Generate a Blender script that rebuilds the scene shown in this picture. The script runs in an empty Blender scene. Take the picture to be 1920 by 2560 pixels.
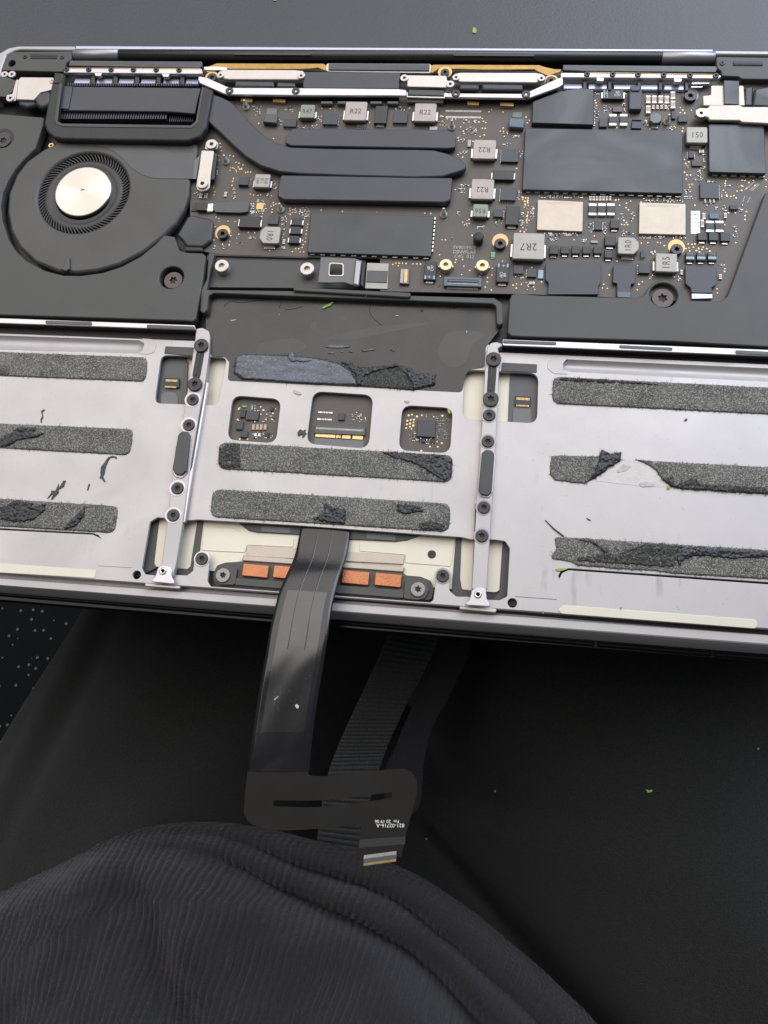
import bpy, bmesh, math, random
import numpy as np
from mathutils import Vector, Matrix, noise
from mathutils.geometry import tessellate_polygon
random.seed(7)
scn = bpy.context.scene
COL = scn.collection
S = 0.001                                   # all numbers below are millimetres

# ------------------------------------------------------------------ camera
CAM = Vector((42.61765, -133.50372, 227.11459))
ROT = Matrix(((0.99228621, 0.09294892, -0.08202792),
              (0.06816756, -0.9617783, -0.26520876),
              (-0.10354355, 0.25757135, -0.96069544)))
FPX = 1919.8
cam = bpy.data.cameras.new('camera')
camo = bpy.data.objects.new('camera', cam)
COL.objects.link(camo)
m = Matrix.Identity(4)
for i in range(3):
    m[i][0] = ROT[0][i]; m[i][1] = -ROT[1][i]; m[i][2] = -ROT[2][i]
    m[i][3] = CAM[i] * S
camo.matrix_world = m
cam.sensor_fit = 'VERTICAL'
cam.sensor_height = 24.0
cam.lens = 24.0 * FPX / 2560.0
cam.clip_start = 0.005
cam.clip_end = 20
scn.camera = camo

# ------------------------------------------------------------------ light
world = bpy.data.worlds.new('World')
scn.world = world
world.use_nodes = True
bg = world.node_tree.nodes['Background']
bg.inputs[0].default_value = (0.86, 0.93, 1.0, 1)
bg.inputs[1].default_value = 0.09

def area(name, loc, target, size, sizey, power, col):
    l = bpy.data.lights.new(name, 'AREA')
    l.shape = 'RECTANGLE'; l.size = size; l.size_y = sizey
    l.energy = power; l.color = col
    o = bpy.data.objects.new(name, l)
    o.location = loc
    o.rotation_euler = (Vector(target) - Vector(loc)).to_track_quat('-Z', 'Y').to_euler()
    COL.objects.link(o)
area('window_light', (-0.45, 0.62, 1.30), (-0.02, -0.02, 0), 2.3, 1.8, 25.0, (1.0, 0.945, 0.90))
area('cool_window_light', (0.80, 0.95, 0.85), (0.05, 0.0, 0), 1.3, 1.1, 20.0, (0.74, 0.84, 1.0))

scn.view_settings.view_transform = 'Standard'
scn.view_settings.look = 'None'
scn.view_settings.exposure = 0.28
scn.view_settings.gamma = 1.0

# ------------------------------------------------------------------ measuring helpers
def P(x, y, z):
    """point at height z (mm) that was measured at x, y on the survey photograph"""
    d = ROT.transposed() @ Vector(((x - 960) / FPX, (y - 1280) / FPX, 1))
    t = (z - CAM[2]) / d[2]
    return CAM + d * t
CROPS = {'A': (0, 80, .38577), 'B': (480, 80, .38577), 'C': (960, 80, .28933), 'D': (1360, 80, .33755),
         'E': (0, 300, .33755), 'F': (480, 420, .28933), 'G': (900, 420, .30139), 'H': (1300, 420, .37372),
         'I': (0, 780, .33755), 'J': (480, 720, .49427), 'K': (500, 940, .40989), 'L': (1140, 820, .47016),
         'M': (0, 1140, .33755), 'N': (440, 1280, .45811), 'O': (1100, 1200, .49427), 'Q': (560, 1480, .36166),
         'X': (0, 0, 1.0)}
def c(k, *v):
    x0, y0, s = CROPS[k]
    return [(x0 + s * v[i], y0 + s * v[i + 1]) for i in range(0, len(v), 2)]
def mm(pts, z):
    q = [P(p[0], p[1], z).to_2d() for p in pts]
    return [Vector((max(-150.2, min(150.2, v.x)), v.y)) if z > -12 else v for v in q]     # laptop parts end at its side walls

def fillet(pts, r, seg=5):
    if r <= 0: return pts
    n = len(pts); out = []
    for i in range(n):
        p0, p, p1 = pts[i - 1], pts[i], pts[(i + 1) % n]
        a = p0 - p; b = p1 - p
        la, lb = a.length, b.length
        if la < 1e-6 or lb < 1e-6: continue
        a /= la; b /= lb
        ang = a.angle(b)
        if ang > 3.0: out.append(p); continue
        d = min(r / math.tan(ang / 2), la * .48, lb * .48)
        q0 = p + a * d; q1 = p + b * d
        for k in range(seg + 1):
            t = k / seg
            out.append((1 - t) ** 2 * q0 + 2 * t * (1 - t) * p + t * t * q1)
    return out
def catmull(pts, seg=6, closed=True):
    n = len(pts); out = []
    for i in range(n if closed else n - 1):
        g = (lambda k: pts[k % n]) if closed else (lambda k: pts[max(0, min(n - 1, k))])
        p0, p1, p2, p3 = g(i - 1), g(i), g(i + 1), g(i + 2)
        for k in range(seg):
            t = k / seg
            out.append(.5 * ((2 * p1) + (p2 - p0) * t + (2 * p0 - 5 * p1 + 4 * p2 - p3) * t * t + (3 * p1 - p0 - 3 * p2 + p3) * t ** 3))
    if not closed: out.append(pts[-1])
    return out
def ragged(pts, amp, step=.8):
    out = []; n = len(pts)
    for i in range(n):
        a, b = pts[i], pts[(i + 1) % n]
        L = (b - a).length; k = max(1, int(L / step))
        d = (b - a) / max(L, 1e-6); nn = Vector((-d.y, d.x))
        for j in range(k):
            q = a + (b - a) * (j / k)
            s = noise.noise(Vector((q.x * 1.3, q.y * 1.3, 3))) + .7 * noise.noise(Vector((q.x * .4, q.y * .4, 9)))
            out.append(q + nn * s * amp)
    return out
def circ(cx, cy, r, n=24):
    return [Vector((cx + r * math.cos(2 * math.pi * k / n), cy + r * math.sin(2 * math.pi * k / n))) for k in range(n)]

# ------------------------------------------------------------------ mesh helpers
def curve_mesh(loops, z1, h, bev=.12, res=1):
    """extruded outline(s) in mm with a rounded edge, holes by even-odd fill; loops on XY, top at z1"""
    cu = bpy.data.curves.new('tmp', 'CURVE')
    cu.dimensions = '2D'; cu.fill_mode = 'BOTH'
    b = min(bev, h * .45)
    cu.extrude = max(h / 2 - b, 0.0005); cu.bevel_depth = b; cu.offset = -b; cu.bevel_resolution = res
    for lp in loops:
        s = cu.splines.new('POLY'); s.points.add(len(lp) - 1)
        for q, p in zip(s.points, lp): q.co = (p.x, p.y, 0, 1)
        s.use_cyclic_u = True
    o = bpy.data.objects.new('tmp', cu)
    me = bpy.data.meshes.new_from_object(o)
    bpy.data.objects.remove(o); bpy.data.curves.remove(cu)
    me.transform(Matrix.Translation((0, 0, z1 - h / 2)))
    return me
def link(name, me, mat, parent, smooth=False, centre=True):
    """me in mm, world placed; becomes a metre mesh with its origin at its middle"""
    if centre and len(me.vertices):
        xs = [v.co for v in me.vertices]
        cx = (min(v.x for v in xs) + max(v.x for v in xs)) / 2
        cy = (min(v.y for v in xs) + max(v.y for v in xs)) / 2
        cz = min(v.z for v in xs)
    else: cx = cy = cz = 0
    me.transform(Matrix.Scale(S, 4) @ Matrix.Translation((-cx, -cy, -cz)))
    for mt in (mat if isinstance(mat, (list, tuple)) else [mat]): me.materials.append(M[mt])
    me.name = name
    o = bpy.data.objects.new(name, me)
    COL.objects.link(o)
    loc = Vector((cx, cy, cz)) * S
    if parent is not None:
        o.parent = parent
        o.location = loc - WORLD[parent.name]
    else: o.location = loc
    WORLD[o.name] = loc
    if smooth:
        for p in me.polygons: p.use_smooth = True
    return o
WORLD = {}
def empty(name, loc, label, cat, group=None):
    o = bpy.data.objects.new(name, None); COL.objects.link(o)
    o.location = Vector(loc) * S; WORLD[o.name] = Vector(loc) * S
    o.empty_display_size = .01
    tag(o, label, cat, group)
    return o
def tag(o, label, cat=None, group=None, kind=None):
    if label: o['label'] = label
    if cat: o['category'] = cat
    if group: o['group'] = group
    if kind: o['kind'] = kind
    return o
def poly(name, pts, z1, h, mat, parent, r=0, holes=(), bev=.12, cr=False, rag=0, hr=0, raw=False):
    p = pts if raw else mm(pts, z1)
    if cr: p = catmull(p)
    else: p = fillet(p, r)
    if rag: p = ragged(p, rag)
    loops = [p]
    for q in holes:
        q = q if raw or isinstance(q[0], Vector) else mm(q, z1)
        loops.append(fillet(q, hr) if hr and len(q) < 30 else q)
    return link(name, curve_mesh(loops, z1, h, bev), mat, parent)
def bm_mesh(bm):
    me = bpy.data.meshes.new('m'); bm.to_mesh(me); bm.free(); return me
def add_box(bm, x0, y0, z0, x1, y1, z1, b=0, mi=0, ang=0, pivot=None):
    """box with chamfered upper edges"""
    if b <= 0:
        v = [bm.verts.new((x, y, z)) for z in (z0, z1) for x, y in ((x0, y0), (x1, y0), (x1, y1), (x0, y1))]
        fs = [(0, 3, 2, 1), (4, 5, 6, 7), (0, 1, 5, 4), (1, 2, 6, 5), (2, 3, 7, 6), (3, 0, 4, 7)]
    else:
        b = min(b, (x1 - x0) * .4, (y1 - y0) * .4, (z1 - z0) * .6)
        v = [bm.verts.new((x, y, z0)) for x, y in ((x0, y0), (x1, y0), (x1, y1), (x0, y1))]
        v += [bm.verts.new((x, y, z1 - b)) for x, y in ((x0, y0), (x1, y0), (x1, y1), (x0, y1))]
        v += [bm.verts.new((x, y, z1)) for x, y in ((x0 + b, y0 + b), (x1 - b, y0 + b), (x1 - b, y1 - b), (x0 + b, y1 - b))]
        fs = [(0, 3, 2, 1), (8, 9, 10, 11)]
        for o in (0, 4):
            fs += [(o + k, o + (k + 1) % 4, o + 4 + (k + 1) % 4, o + 4 + k) for k in range(4)]
    for f in fs:
        bm.faces.new([v[i] for i in f]).material_index = mi
    if ang:
        px = Vector(pivot or ((x0 + x1) / 2, (y0 + y1) / 2, 0))
        bmesh.ops.rotate(bm, verts=v, cent=px, matrix=Matrix.Rotation(ang, 3, 'Z'))
    return v
def ext(k, u0, v0, u1, v1, z):
    """millimetre rectangle (laptop axes) of an upright rectangle measured on a crop"""
    (xc, yc), = c(k, (u0 + u1) / 2, (v0 + v1) / 2)
    s = CROPS[k][2]
    w = abs(u1 - u0) * s / 2; hh = abs(v1 - v0) * s / 2
    p = P(xc, yc, z)
    dx = (P(xc + w, yc, z) - P(xc - w, yc, z)).length / 2
    dy = (P(xc, yc + hh, z) - P(xc, yc - hh, z)).length / 2
    return p.x - dx, p.y - dy, p.x + dx, p.y + dy
def box(name, k, u0, v0, u1, v1, z1, h, mat, parent, b=.12, ang=0):
    x0, y0, x1, y1 = ext(k, u0, v0, u1, v1, z1)
    bm = bmesh.new(); add_box(bm, x0, y0, z1 - h, x1, y1, z1, b, 0, ang)
    return link(name, bm_mesh(bm), mat, parent)
def rbox(name, k, u0, v0, u1, v1, z1, h, mat, parent, r=1, bev=.12):
    x0, y0, x1, y1 = ext(k, u0, v0, u1, v1, z1)
    return poly(name, [Vector(q) for q in ((x0, y0), (x1, y0), (x1, y1), (x0, y1))], z1, h, mat, parent, r=r, bev=bev, raw=True)
def lathe(prof, n=40, cx=0, cy=0, cap=True):
    bm = bmesh.new(); rings = []
    for r, z in prof:
        rings.append([bm.verts.new((cx + r * math.cos(2 * math.pi * k / n), cy + r * math.sin(2 * math.pi * k / n), z)) for k in range(n)])
    for a, b in zip(rings, rings[1:]):
        for k in range(n): bm.faces.new((a[k], a[(k + 1) % n], b[(k + 1) % n], b[k]))
    if cap and prof[-1][0] > 1e-6: bm.faces.new(rings[-1])
    if cap and prof[0][0] > 1e-6: bm.faces.new(list(reversed(rings[0])))
    bmesh.ops.recalc_face_normals(bm, faces=bm.faces)
    return bm
def append_me(bm, me, mi):
    n = len(bm.faces); bm.from_mesh(me); bm.faces.ensure_lookup_table()
    for f in bm.faces[n:]: f.material_index = mi
    bpy.data.meshes.remove(me)
def text_mesh(body, size, x, y, z, ang=0, sx=1.0, thick=.012, sp=1.0):
    cu = bpy.data.curves.new('t', 'FONT'); cu.body = body; cu.size = size
    cu.align_x = 'CENTER'; cu.align_y = 'CENTER'; cu.extrude = thick; cu.resolution_u = 3
    cu.space_line = .9; cu.space_character = sp
    o = bpy.data.objects.new('t', cu); me = bpy.data.meshes.new_from_object(o)
    bpy.data.objects.remove(o); bpy.data.curves.remove(cu)
    me.transform(Matrix.Translation((x, y, z)) @ Matrix.Rotation(ang, 4, 'Z') @ Matrix.Diagonal((sx, 1, 1, 1)))
    return me

# ------------------------------------------------------------------ materials
M = {}
def mat(name, col, rough=.5, metal=0.0, var=0.0, vscale=60, bump=0.0, bscale=3000, spec=.5, stretch=None, dust=0.0, smear=0.0, coat=0.0, sheen=0, emit=None, dthr=(.70, .78), dscale=1500, scuff=0.0):
    mt = bpy.data.materials.new(name); mt.use_nodes = True
    nt = mt.node_tree; N = nt.nodes; L = nt.links
    b = N['Principled BSDF']
    b.inputs['Roughness'].default_value = rough; b.inputs['Metallic'].default_value = metal
    b.inputs['Specular IOR Level'].default_value = spec
    b.inputs['Coat Weight'].default_value = coat
    if sheen:
        b.inputs['Sheen Weight'].default_value = sheen; b.inputs['Sheen Roughness'].default_value = .4
    c4 = tuple(col) + (1,)
    b.inputs['Base Color'].default_value = c4
    geo = N.new('ShaderNodeNewGeometry')
    mp = N.new('ShaderNodeMapping'); L.new(geo.outputs['Position'], mp.inputs['Vector'])
    if stretch: mp.inputs['Scale'].default_value = stretch
    out = None
    if var:
        n1 = N.new('ShaderNodeTexNoise'); n1.inputs['Scale'].default_value = vscale; n1.inputs['Detail'].default_value = 6
        n1.inputs['Roughness'].default_value = .65
        L.new(mp.outputs[0], n1.inputs['Vector'])
        mr = N.new('ShaderNodeMapRange'); mr.inputs[1].default_value = .3; mr.inputs[2].default_value = .7
        mr.inputs[3].default_value = 1 - var; mr.inputs[4].default_value = 1 + var
        L.new(n1.outputs['Fac'], mr.inputs[0])
        mx = N.new('ShaderNodeVectorMath'); mx.operation = 'SCALE'
        mx.inputs[0].default_value = col
        L.new(mr.outputs[0], mx.inputs['Scale']); out = mx.outputs[0]
    if dust:
        v = N.new('ShaderNodeTexNoise'); v.inputs['Scale'].default_value = dscale; v.inputs['Detail'].default_value = 2
        L.new(geo.outputs['Position'], v.inputs['Vector'])
        rp = N.new('ShaderNodeMapRange'); rp.inputs[1].default_value = dthr[0]; rp.inputs[2].default_value = dthr[1]
        rp.inputs[3].default_value = 0; rp.inputs[4].default_value = dust
        L.new(v.outputs['Fac'], rp.inputs[0])
        mixn = N.new('ShaderNodeMix'); mixn.data_type = 'RGBA'
        L.new(rp.outputs[0], mixn.inputs['Factor'])
        if out: L.new(out, mixn.inputs['A'])
        else: mixn.inputs['A'].default_value = c4
        mixn.inputs['B'].default_value = (.45, .44, .42, 1)
        out = mixn.outputs['Result']
    if scuff:
        def thr(scale, dist, lo, hi, st, det=5):
            n_ = N.new('ShaderNodeTexNoise'); n_.inputs['Scale'].default_value = scale; n_.inputs['Detail'].default_value = det; n_.inputs['Distortion'].default_value = dist
            mpp = N.new('ShaderNodeMapping'); mpp.inputs['Scale'].default_value = st; mpp.inputs['Rotation'].default_value = (0, 0, .9)
            L.new(geo.outputs['Position'], mpp.inputs['Vector']); L.new(mpp.outputs[0], n_.inputs['Vector'])
            r_ = N.new('ShaderNodeMapRange'); r_.inputs[1].default_value = lo; r_.inputs[2].default_value = hi; r_.inputs[3].default_value = 0; r_.inputs[4].default_value = 1
            L.new(n_.outputs['Fac'], r_.inputs[0]); return r_.outputs[0]
        a1 = thr(45, .6, .56, .72, (1, 1, 1)); a2 = thr(420, .3, .60, .70, (1, .12, 1), 3)
        ml = N.new('ShaderNodeMath'); ml.operation = 'MULTIPLY'; L.new(a1, ml.inputs[0]); L.new(a2, ml.inputs[1])
        a3 = thr(1400, 0, .73, .78, (1, 1, 1), 1)
        ad = N.new('ShaderNodeMath'); ad.operation = 'MAXIMUM'; L.new(ml.outputs[0], ad.inputs[0]); L.new(a3, ad.inputs[1])
        sc_ = N.new('ShaderNodeMath'); sc_.operation = 'MULTIPLY'; sc_.inputs[1].default_value = scuff; L.new(ad.outputs[0], sc_.inputs[0])
        mk = N.new('ShaderNodeMix'); mk.data_type = 'RGBA'; L.new(sc_.outputs[0], mk.inputs['Factor'])
        if out: L.new(out, mk.inputs['A'])
        else: mk.inputs['A'].default_value = c4
        mk.inputs['B'].default_value = (col[0] * .45, col[1] * .45, col[2] * .45, 1); out = mk.outputs['Result']
    if out: L.new(out, b.inputs['Base Color'])
    if smear:
        n2 = N.new('ShaderNodeTexNoise'); n2.inputs['Scale'].default_value = 35; n2.inputs['Detail'].default_value = 7
        n2.inputs['Distortion'].default_value = 1.2
        L.new(geo.outputs['Position'], n2.inputs['Vector'])
        m2 = N.new('ShaderNodeMapRange'); m2.inputs[1].default_value = .35; m2.inputs[2].default_value = .68
        m2.inputs[3].default_value = max(.03, rough - smear); m2.inputs[4].default_value = min(1, rough + smear)
        L.new(n2.outputs['Fac'], m2.inputs[0]); L.new(m2.outputs[0], b.inputs['Roughness'])
    if bump:
        n3 = N.new('ShaderNodeTexNoise'); n3.inputs['Scale'].default_value = bscale; n3.inputs['Detail'].default_value = 3
        L.new(mp.outputs[0], n3.inputs['Vector'])
        bp = N.new('ShaderNodeBump'); bp.inputs['Strength'].default_value = bump; bp.inputs['Distance'].default_value = .0002
        L.new(n3.outputs['Fac'], bp.inputs['Height']); L.new(bp.outputs[0], b.inputs['Normal'])
    if emit:
        b.inputs['Emission Color'].default_value = tuple(emit) + (1,)
    M[name] = mt
    return mt
# aluminium and other metals
mat('alu', (.455, .432, .434), .48, .35, var=.05, vscale=25, bump=.06, bscale=5000, smear=.08, dust=.0)
mat('alu_plate', (.47, .446, .446), .46, .4, var=.06, vscale=25, bump=.06, bscale=5000, smear=.07, scuff=.42)
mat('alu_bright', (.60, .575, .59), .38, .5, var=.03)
mat('alu_dark', (.075, .068, .068), .5, .4, var=.06)  # darker metal; on the bay wall faces it carries painted shade
mat('alu_blue', (.42, .44, .58), .34, .7)
mat('alu_edge', (.34, .33, .35), .38, .6, var=.04)
mat('silver', (.55, .50, .465), .42, .5, var=.05, vscale=120, bump=.05)
mat('tan_metal', (.46, .40, .34), .45, .45, var=.05, vscale=160, bump=.08, bscale=4000)
mat('mem_metal', (.52, .445, .36), .5, .3, var=.07, vscale=200, bump=.15, bscale=6000)
mat('tin', (.62, .60, .57), .3, .9, var=.15, vscale=900)
mat('cream', (.64, .60, .50), .45, .25, var=.04, vscale=40, bump=.05, bscale=6000)
mat('gold', (.72, .50, .22), .35, .6, var=.1, vscale=800)
mat('pale_gold', (.60, .49, .33), .38, .6)
mat('post_metal', (.62, .60, .56), .3, .45)
mat('screw_grey', (.26, .24, .23), .4, .6)
mat('glue_film', (.49, .47, .46), .3, .2, var=.06, vscale=300, bump=.3, bscale=900)
mat('lid_black', (.004, .004, .005), .5, spec=.12)
mat('gold_pad', (.64, .42, .18), .45, .35, var=.1, vscale=400)
mat('copper', (.44, .175, .085), .36, .7, var=.12, vscale=300, bump=.5, bscale=1500, stretch=(1, 1, 6))
mat('bronze_screw', (.085, .066, .060), .42, .4, var=.1, vscale=600)
mat('black_screw', (.045, .044, .046), .33, .55, var=.2, vscale=700)
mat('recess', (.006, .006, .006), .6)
# plastics, tapes, films
mat('black_plastic', (.063, .063, .061), .52, 0, var=.10, vscale=45, bump=.10, bscale=5000, dust=.10, spec=.45)
mat('fan_black', (.064, .063, .061), .50, 0, var=.16, vscale=30, bump=.08, bscale=6000, dust=.12)
mat('rubber', (.028, .028, .029), .62, 0, var=.12, vscale=90, dust=.35, bump=.15, bscale=3000)
mat('case_black', (.030, .030, .031), .45, 0, var=.15, vscale=60, dust=.15)
mat('deep_black', (.012, .012, .013), .5, 0, dust=.1)
mat('film_stain', (.046, .044, .041), .34, 0, var=.2, vscale=60)
mat('film_black', (.030, .029, .027), .30, 0, var=.35, vscale=28, smear=.16, bump=.05, bscale=900, dust=.12)
mat('heat_black', (.044, .046, .058), .46, .0, var=.10, vscale=55, bump=.12, bscale=5000, dust=.05)
mat('shield_black', (.040, .043, .049), .42, 0, var=.14, vscale=70, smear=.12, dust=.16, bump=.05, bscale=2500)
mat('tape_grey', (.075, .076, .080), .42, 0, var=.10, vscale=90, bump=.08, bscale=2500)
mat('tape_light', (.13, .13, .135), .4, 0, var=.08, vscale=80)
mat('glass_black', (.003, .003, .005), .25, 0, spec=.25)
mat('barrel', (.022, .022, .022), .38, 0, var=.1, vscale=80, dust=.05)
mat('antenna', (.060, .063, .070), .40, 0, var=.3, vscale=200, stretch=(.2, 3, 1), bump=.2, bscale=900)
mat('foam', (.085, .083, .074), .8, 0, dust=.55, dthr=(.47, .67), dscale=2700, var=.45, vscale=140, bump=1.0, bscale=1400, spec=.35, stretch=(.8, 1.2, 1))
mat('foam_dark', (.036, .036, .034), .75, 0, dust=.30, dthr=(.54, .70), dscale=2300, var=.6, vscale=900, bump=1.0, bscale=1400, spec=.35)
mat('foam_skin', (.022, .023, .028), .42, 0, var=.5, vscale=500, bump=1.0, bscale=700, spec=.5, stretch=(1, 1.6, 1))
mat('foam_blue', (.085, .095, .125), .42, 0, dust=.25, dthr=(.55, .7), dscale=1500, var=.5, vscale=260, bump=.9, bscale=900, spec=.55, stretch=(.5, 1.5, 1))
mat('glue', (.42, .41, .40), .35, 0, var=.2, vscale=600, bump=.6, bscale=1500)
mat('flex', (.011, .0105, .012), .24, 0, var=.3, vscale=60, smear=.12, bump=.08, bscale=1200, spec=.6)
mat('flex_end', (.011, .010, .008), .58, 0, var=.15, vscale=80, bump=.05, bscale=2000, spec=.2)
mat('flex_bar', (.028, .028, .030), .45, spec=.3)
mat('flex_film', (.010, .0095, .010), .25, 0, var=.3, vscale=90, smear=.05, bump=.07, bscale=500, spec=1.0, dust=.12, dthr=(.68, .76), dscale=1100, stretch=(1, .35, 1))
mat('amber', (.42, .24, .05), .35, .25, var=.25, vscale=250)
# electronics
mat('pcb', (.082, .069, .058), .50, 0, var=.12, vscale=120, bump=.05, bscale=4000)
mat('pcb_edge', (.10, .10, .075), .6, 0)
mat('ic', (.046, .049, .058), .50, 0, var=.10, vscale=500, bump=.1, bscale=6000)
mat('ic_dark', (.022, .022, .024), .45, 0, var=.15, vscale=500)
mat('ind_pink', (.40, .345, .315), .5, .15, var=.10, vscale=350, bump=.2, bscale=5000)
mat('ind_grey', (.37, .35, .315), .5, .15, var=.08, vscale=350, bump=.2, bscale=5000)
mat('ind_green', (.235, .25, .215), .5, .1, var=.08, vscale=350, bump=.2, bscale=5000)
mat('ind_side', (.10, .085, .075), .6, 0, var=.2, vscale=400)
mat('ink', (.02, .018, .017), .6)
mat('ink_white', (.72, .72, .70), .6)
mat('ink_grey', (.42, .40, .37), .6)
mat('ink_blue', (.30, .40, .48), .5)
mat('cap_tan', (.46, .34, .24), .45, 0, var=.15, vscale=900)
mat('cap_blue', (.09, .13, .17), .45, 0)
mat('green_led', (.12, .32, .18), .35, 0)
mat('solder', (.70, .70, .67), .35, .5, var=.25, vscale=1500)
mat('trace', (.14, .13, .12), .4, .2)
# surroundings
mat('table_leather', (.035, .038, .049), .45, 0, var=.08, vscale=30, bump=.55, bscale=900, dust=.02)
mat('leaf', (.22, .36, .05), .5, 0, var=.35, vscale=900)
mat('crumb', (.26, .26, .24), .7, 0, var=.3, vscale=900)
mat('white_scrap', (.75, .74, .68), .6)

# ================================================================== SETTING
def quad_slab(name, x0, y0, x1, y1, z1, h, m, parent=None):
    bm = bmesh.new(); add_box(bm, x0, y0, z1 - h, x1, y1, z1, 2, 0)
    return link(name, bm_mesh(bm), m, parent)
Z_TABLE = -17.0
table = empty('table', (0, 300, -700), 'black leather-grained table top under the opened laptop', 'table')
quad_slab('table_top', -192, -84, 620, 640, Z_TABLE, 22, 'table_leather', table)
for sx in (-1, 1):
    lx = -160 if sx < 0 else 580
    bm = bmesh.new(); add_box(bm, lx - 20, 580, -700, lx + 20, 620, Z_TABLE - 22, 1)
    link('leg', bm_mesh(bm), 'deep_black', table)
    bm = bmesh.new(); add_box(bm, lx - 20, 300, -700, lx + 20, 340, Z_TABLE - 22, 1)
    link('leg', bm_mesh(bm), 'deep_black', table)

# dotted carpet
mt = bpy.data.materials.new('carpet'); mt.use_nodes = True; M['carpet'] = mt
nt = mt.node_tree; b = nt.nodes['Principled BSDF']; b.inputs['Roughness'].default_value = .95
b.inputs['Specular IOR Level'].default_value = .1
geo = nt.nodes.new('ShaderNodeNewGeometry')
vo = nt.nodes.new('ShaderNodeTexVoronoi'); vo.inputs['Scale'].default_value = 85; vo.inputs['Randomness'].default_value = .55
nt.links.new(geo.outputs['Position'], vo.inputs['Vector'])
lt = nt.nodes.new('ShaderNodeMath'); lt.operation = 'LESS_THAN'; lt.inputs[1].default_value = .15
nt.links.new(vo.outputs['Distance'], lt.inputs[0])
mx = nt.nodes.new('ShaderNodeMix'); mx.data_type = 'RGBA'
mx.inputs['A'].default_value = (.010, .012, .013, 1); mx.inputs['B'].default_value = (.13, .155, .155, 1)
nt.links.new(lt.outputs[0], mx.inputs['Factor']); nt.links.new(mx.outputs['Result'], b.inputs['Base Color'])
nz = nt.nodes.new('ShaderNodeTexNoise'); nz.inputs['Scale'].default_value = 900
nt.links.new(geo.outputs['Position'], nz.inputs['Vector'])
bp = nt.nodes.new('ShaderNodeBump'); bp.inputs['Distance'].default_value = .001; bp.inputs['Strength'].default_value = .8
nt.links.new(nz.outputs['Fac'], bp.inputs['Height']); nt.links.new(bp.outputs[0], b.inputs['Normal'])
bm = bmesh.new(); add_box(bm, -1600, -1400, -710, 1600, 1600, -700, 0)
floor = link('floor', bm_mesh(bm), 'carpet', None); floor['kind'] = 'structure'
tag(floor, 'dark carpet with small pale dots')

# seat cushion carrying the person
bm = bmesh.new(); add_box(bm, -170, -560, -700, 330, -60, -255, 25)
seat = link('seat', bm_mesh(bm), 'deep_black', None)
tag(seat, 'black seat cushion under the seated person', 'seat')

# ================================================================== LAPTOP
laptop = empty('laptop', (0, 0, Z_TABLE), 'opened silver laptop lying upside down without its bottom cover and battery', 'laptop')
Z0 = 0.0; Z_PLATE = -3.2; Z_FLOOR = -6.5; Z_PCB = -3.6

def line_y(p0, p1):
    return lambda x: p0.y + (p1.y - p0.y) * (x - p0.x) / (p1.x - p0.x)
def profile_strip(name, rows, m, parent, x0=-152, x1=152, n=2):
    """sheet through rows of (line function, z)"""
    bm = bmesh.new(); g = []
    for f, z in rows:
        g.append([bm.verts.new((x0 + (x1 - x0) * k / (n - 1), f(x0 + (x1 - x0) * k / (n - 1)), z)) for k in range(n)])
    for a, b in zip(g, g[1:]):
        for k in range(n - 1): bm.faces.new((a[k], b[k], b[k + 1], a[k + 1]))
    bmesh.ops.recalc_face_normals(bm, faces=bm.faces)
    return link(name, bm_mesh(bm), m, parent)
# lid below the base
lid = poly('lid', [Vector(q) for q in ((-152, -108.5), (152, -107.5), (152, 105), (-152, 105))], -11.5, 5.3, 'lid_black', laptop, r=9, bev=1.2, raw=True)
bz = poly('bezel', [Vector(q) for q in ((-151.5, -108.2), (151.5, -107.2), (151.5, -90), (-151.5, -90))], -11.2, .28, 'glass_black', lid, r=3, bev=.05, raw=True)
poly('spine', c('X', 187, 113, 1785, 122, 1785, 135, 187, 127), -5.0, 6, 'alu_blue', lid, r=.3, bev=.5)
gx = [-150, 84.2, 85.2, 118.2, 119.2, 150]
for i in range(0, 6, 2):
    bm = bmesh.new(); add_box(bm, gx[i], -107.0, -11.2, gx[i + 1], -105.6, -10.3, .5)
    link('gasket', bm_mesh(bm), 'lid_black', lid)

# ---- base shell: floor pan, walls, front lip
case = poly('top_case', [Vector(q) for q in ((-151, -100), (151, -100), (151, 97), (-151, 97))], Z_FLOOR, 2.6, 'case_black', laptop, r=8, bev=.2, raw=True)
LIP = ((1431, 1571, -3.2), (1433, 1573, -3.5), (1435, 1576, -6.6), (1444, 1587, -6.6), (1445, 1588, -4.7), (1447, 1590, -4.5), (1462, 1609, -4.5), (1464, 1613, -4.8), (1470, 1621, -6.4), (1476, 1628, -8.2), (1481, 1635, -10.2), (1482, 1636, -10.6))
fl = [line_y(P(0, a, z), P(1920, b, z)) for a, b, z in LIP]
zz = [z for a, b, z in LIP]
profile_strip('front_lip', list(zip(fl, zz)) + [(lambda x: -92, -10.6)], 'alu', case)
for sx in (-1, 1):
    bm = bmesh.new(); add_box(bm, min(sx * 149, sx * 152), -100, -10.6, max(sx * 149, sx * 152), 88, -1.0, .5)
    link('side_wall', bm_mesh(bm), 'alu', case)
poly('rim_corner', c('A', -70, 420, -70, 200, -10, 140, 55, 102, 120, 90, 488, 90, 488, 118, 130, 113, 90, 122, 40, 150, 8, 240, -22, 420), -1.0, 9, 'alu', case, bev=.5, cr=False, r=1.2)
poly('rim_corner', c('D', 1262, 136, 1800, 142, 1800, 170, 1262, 165), -1.0, 9, 'alu', case, bev=.4, r=.3)

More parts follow.
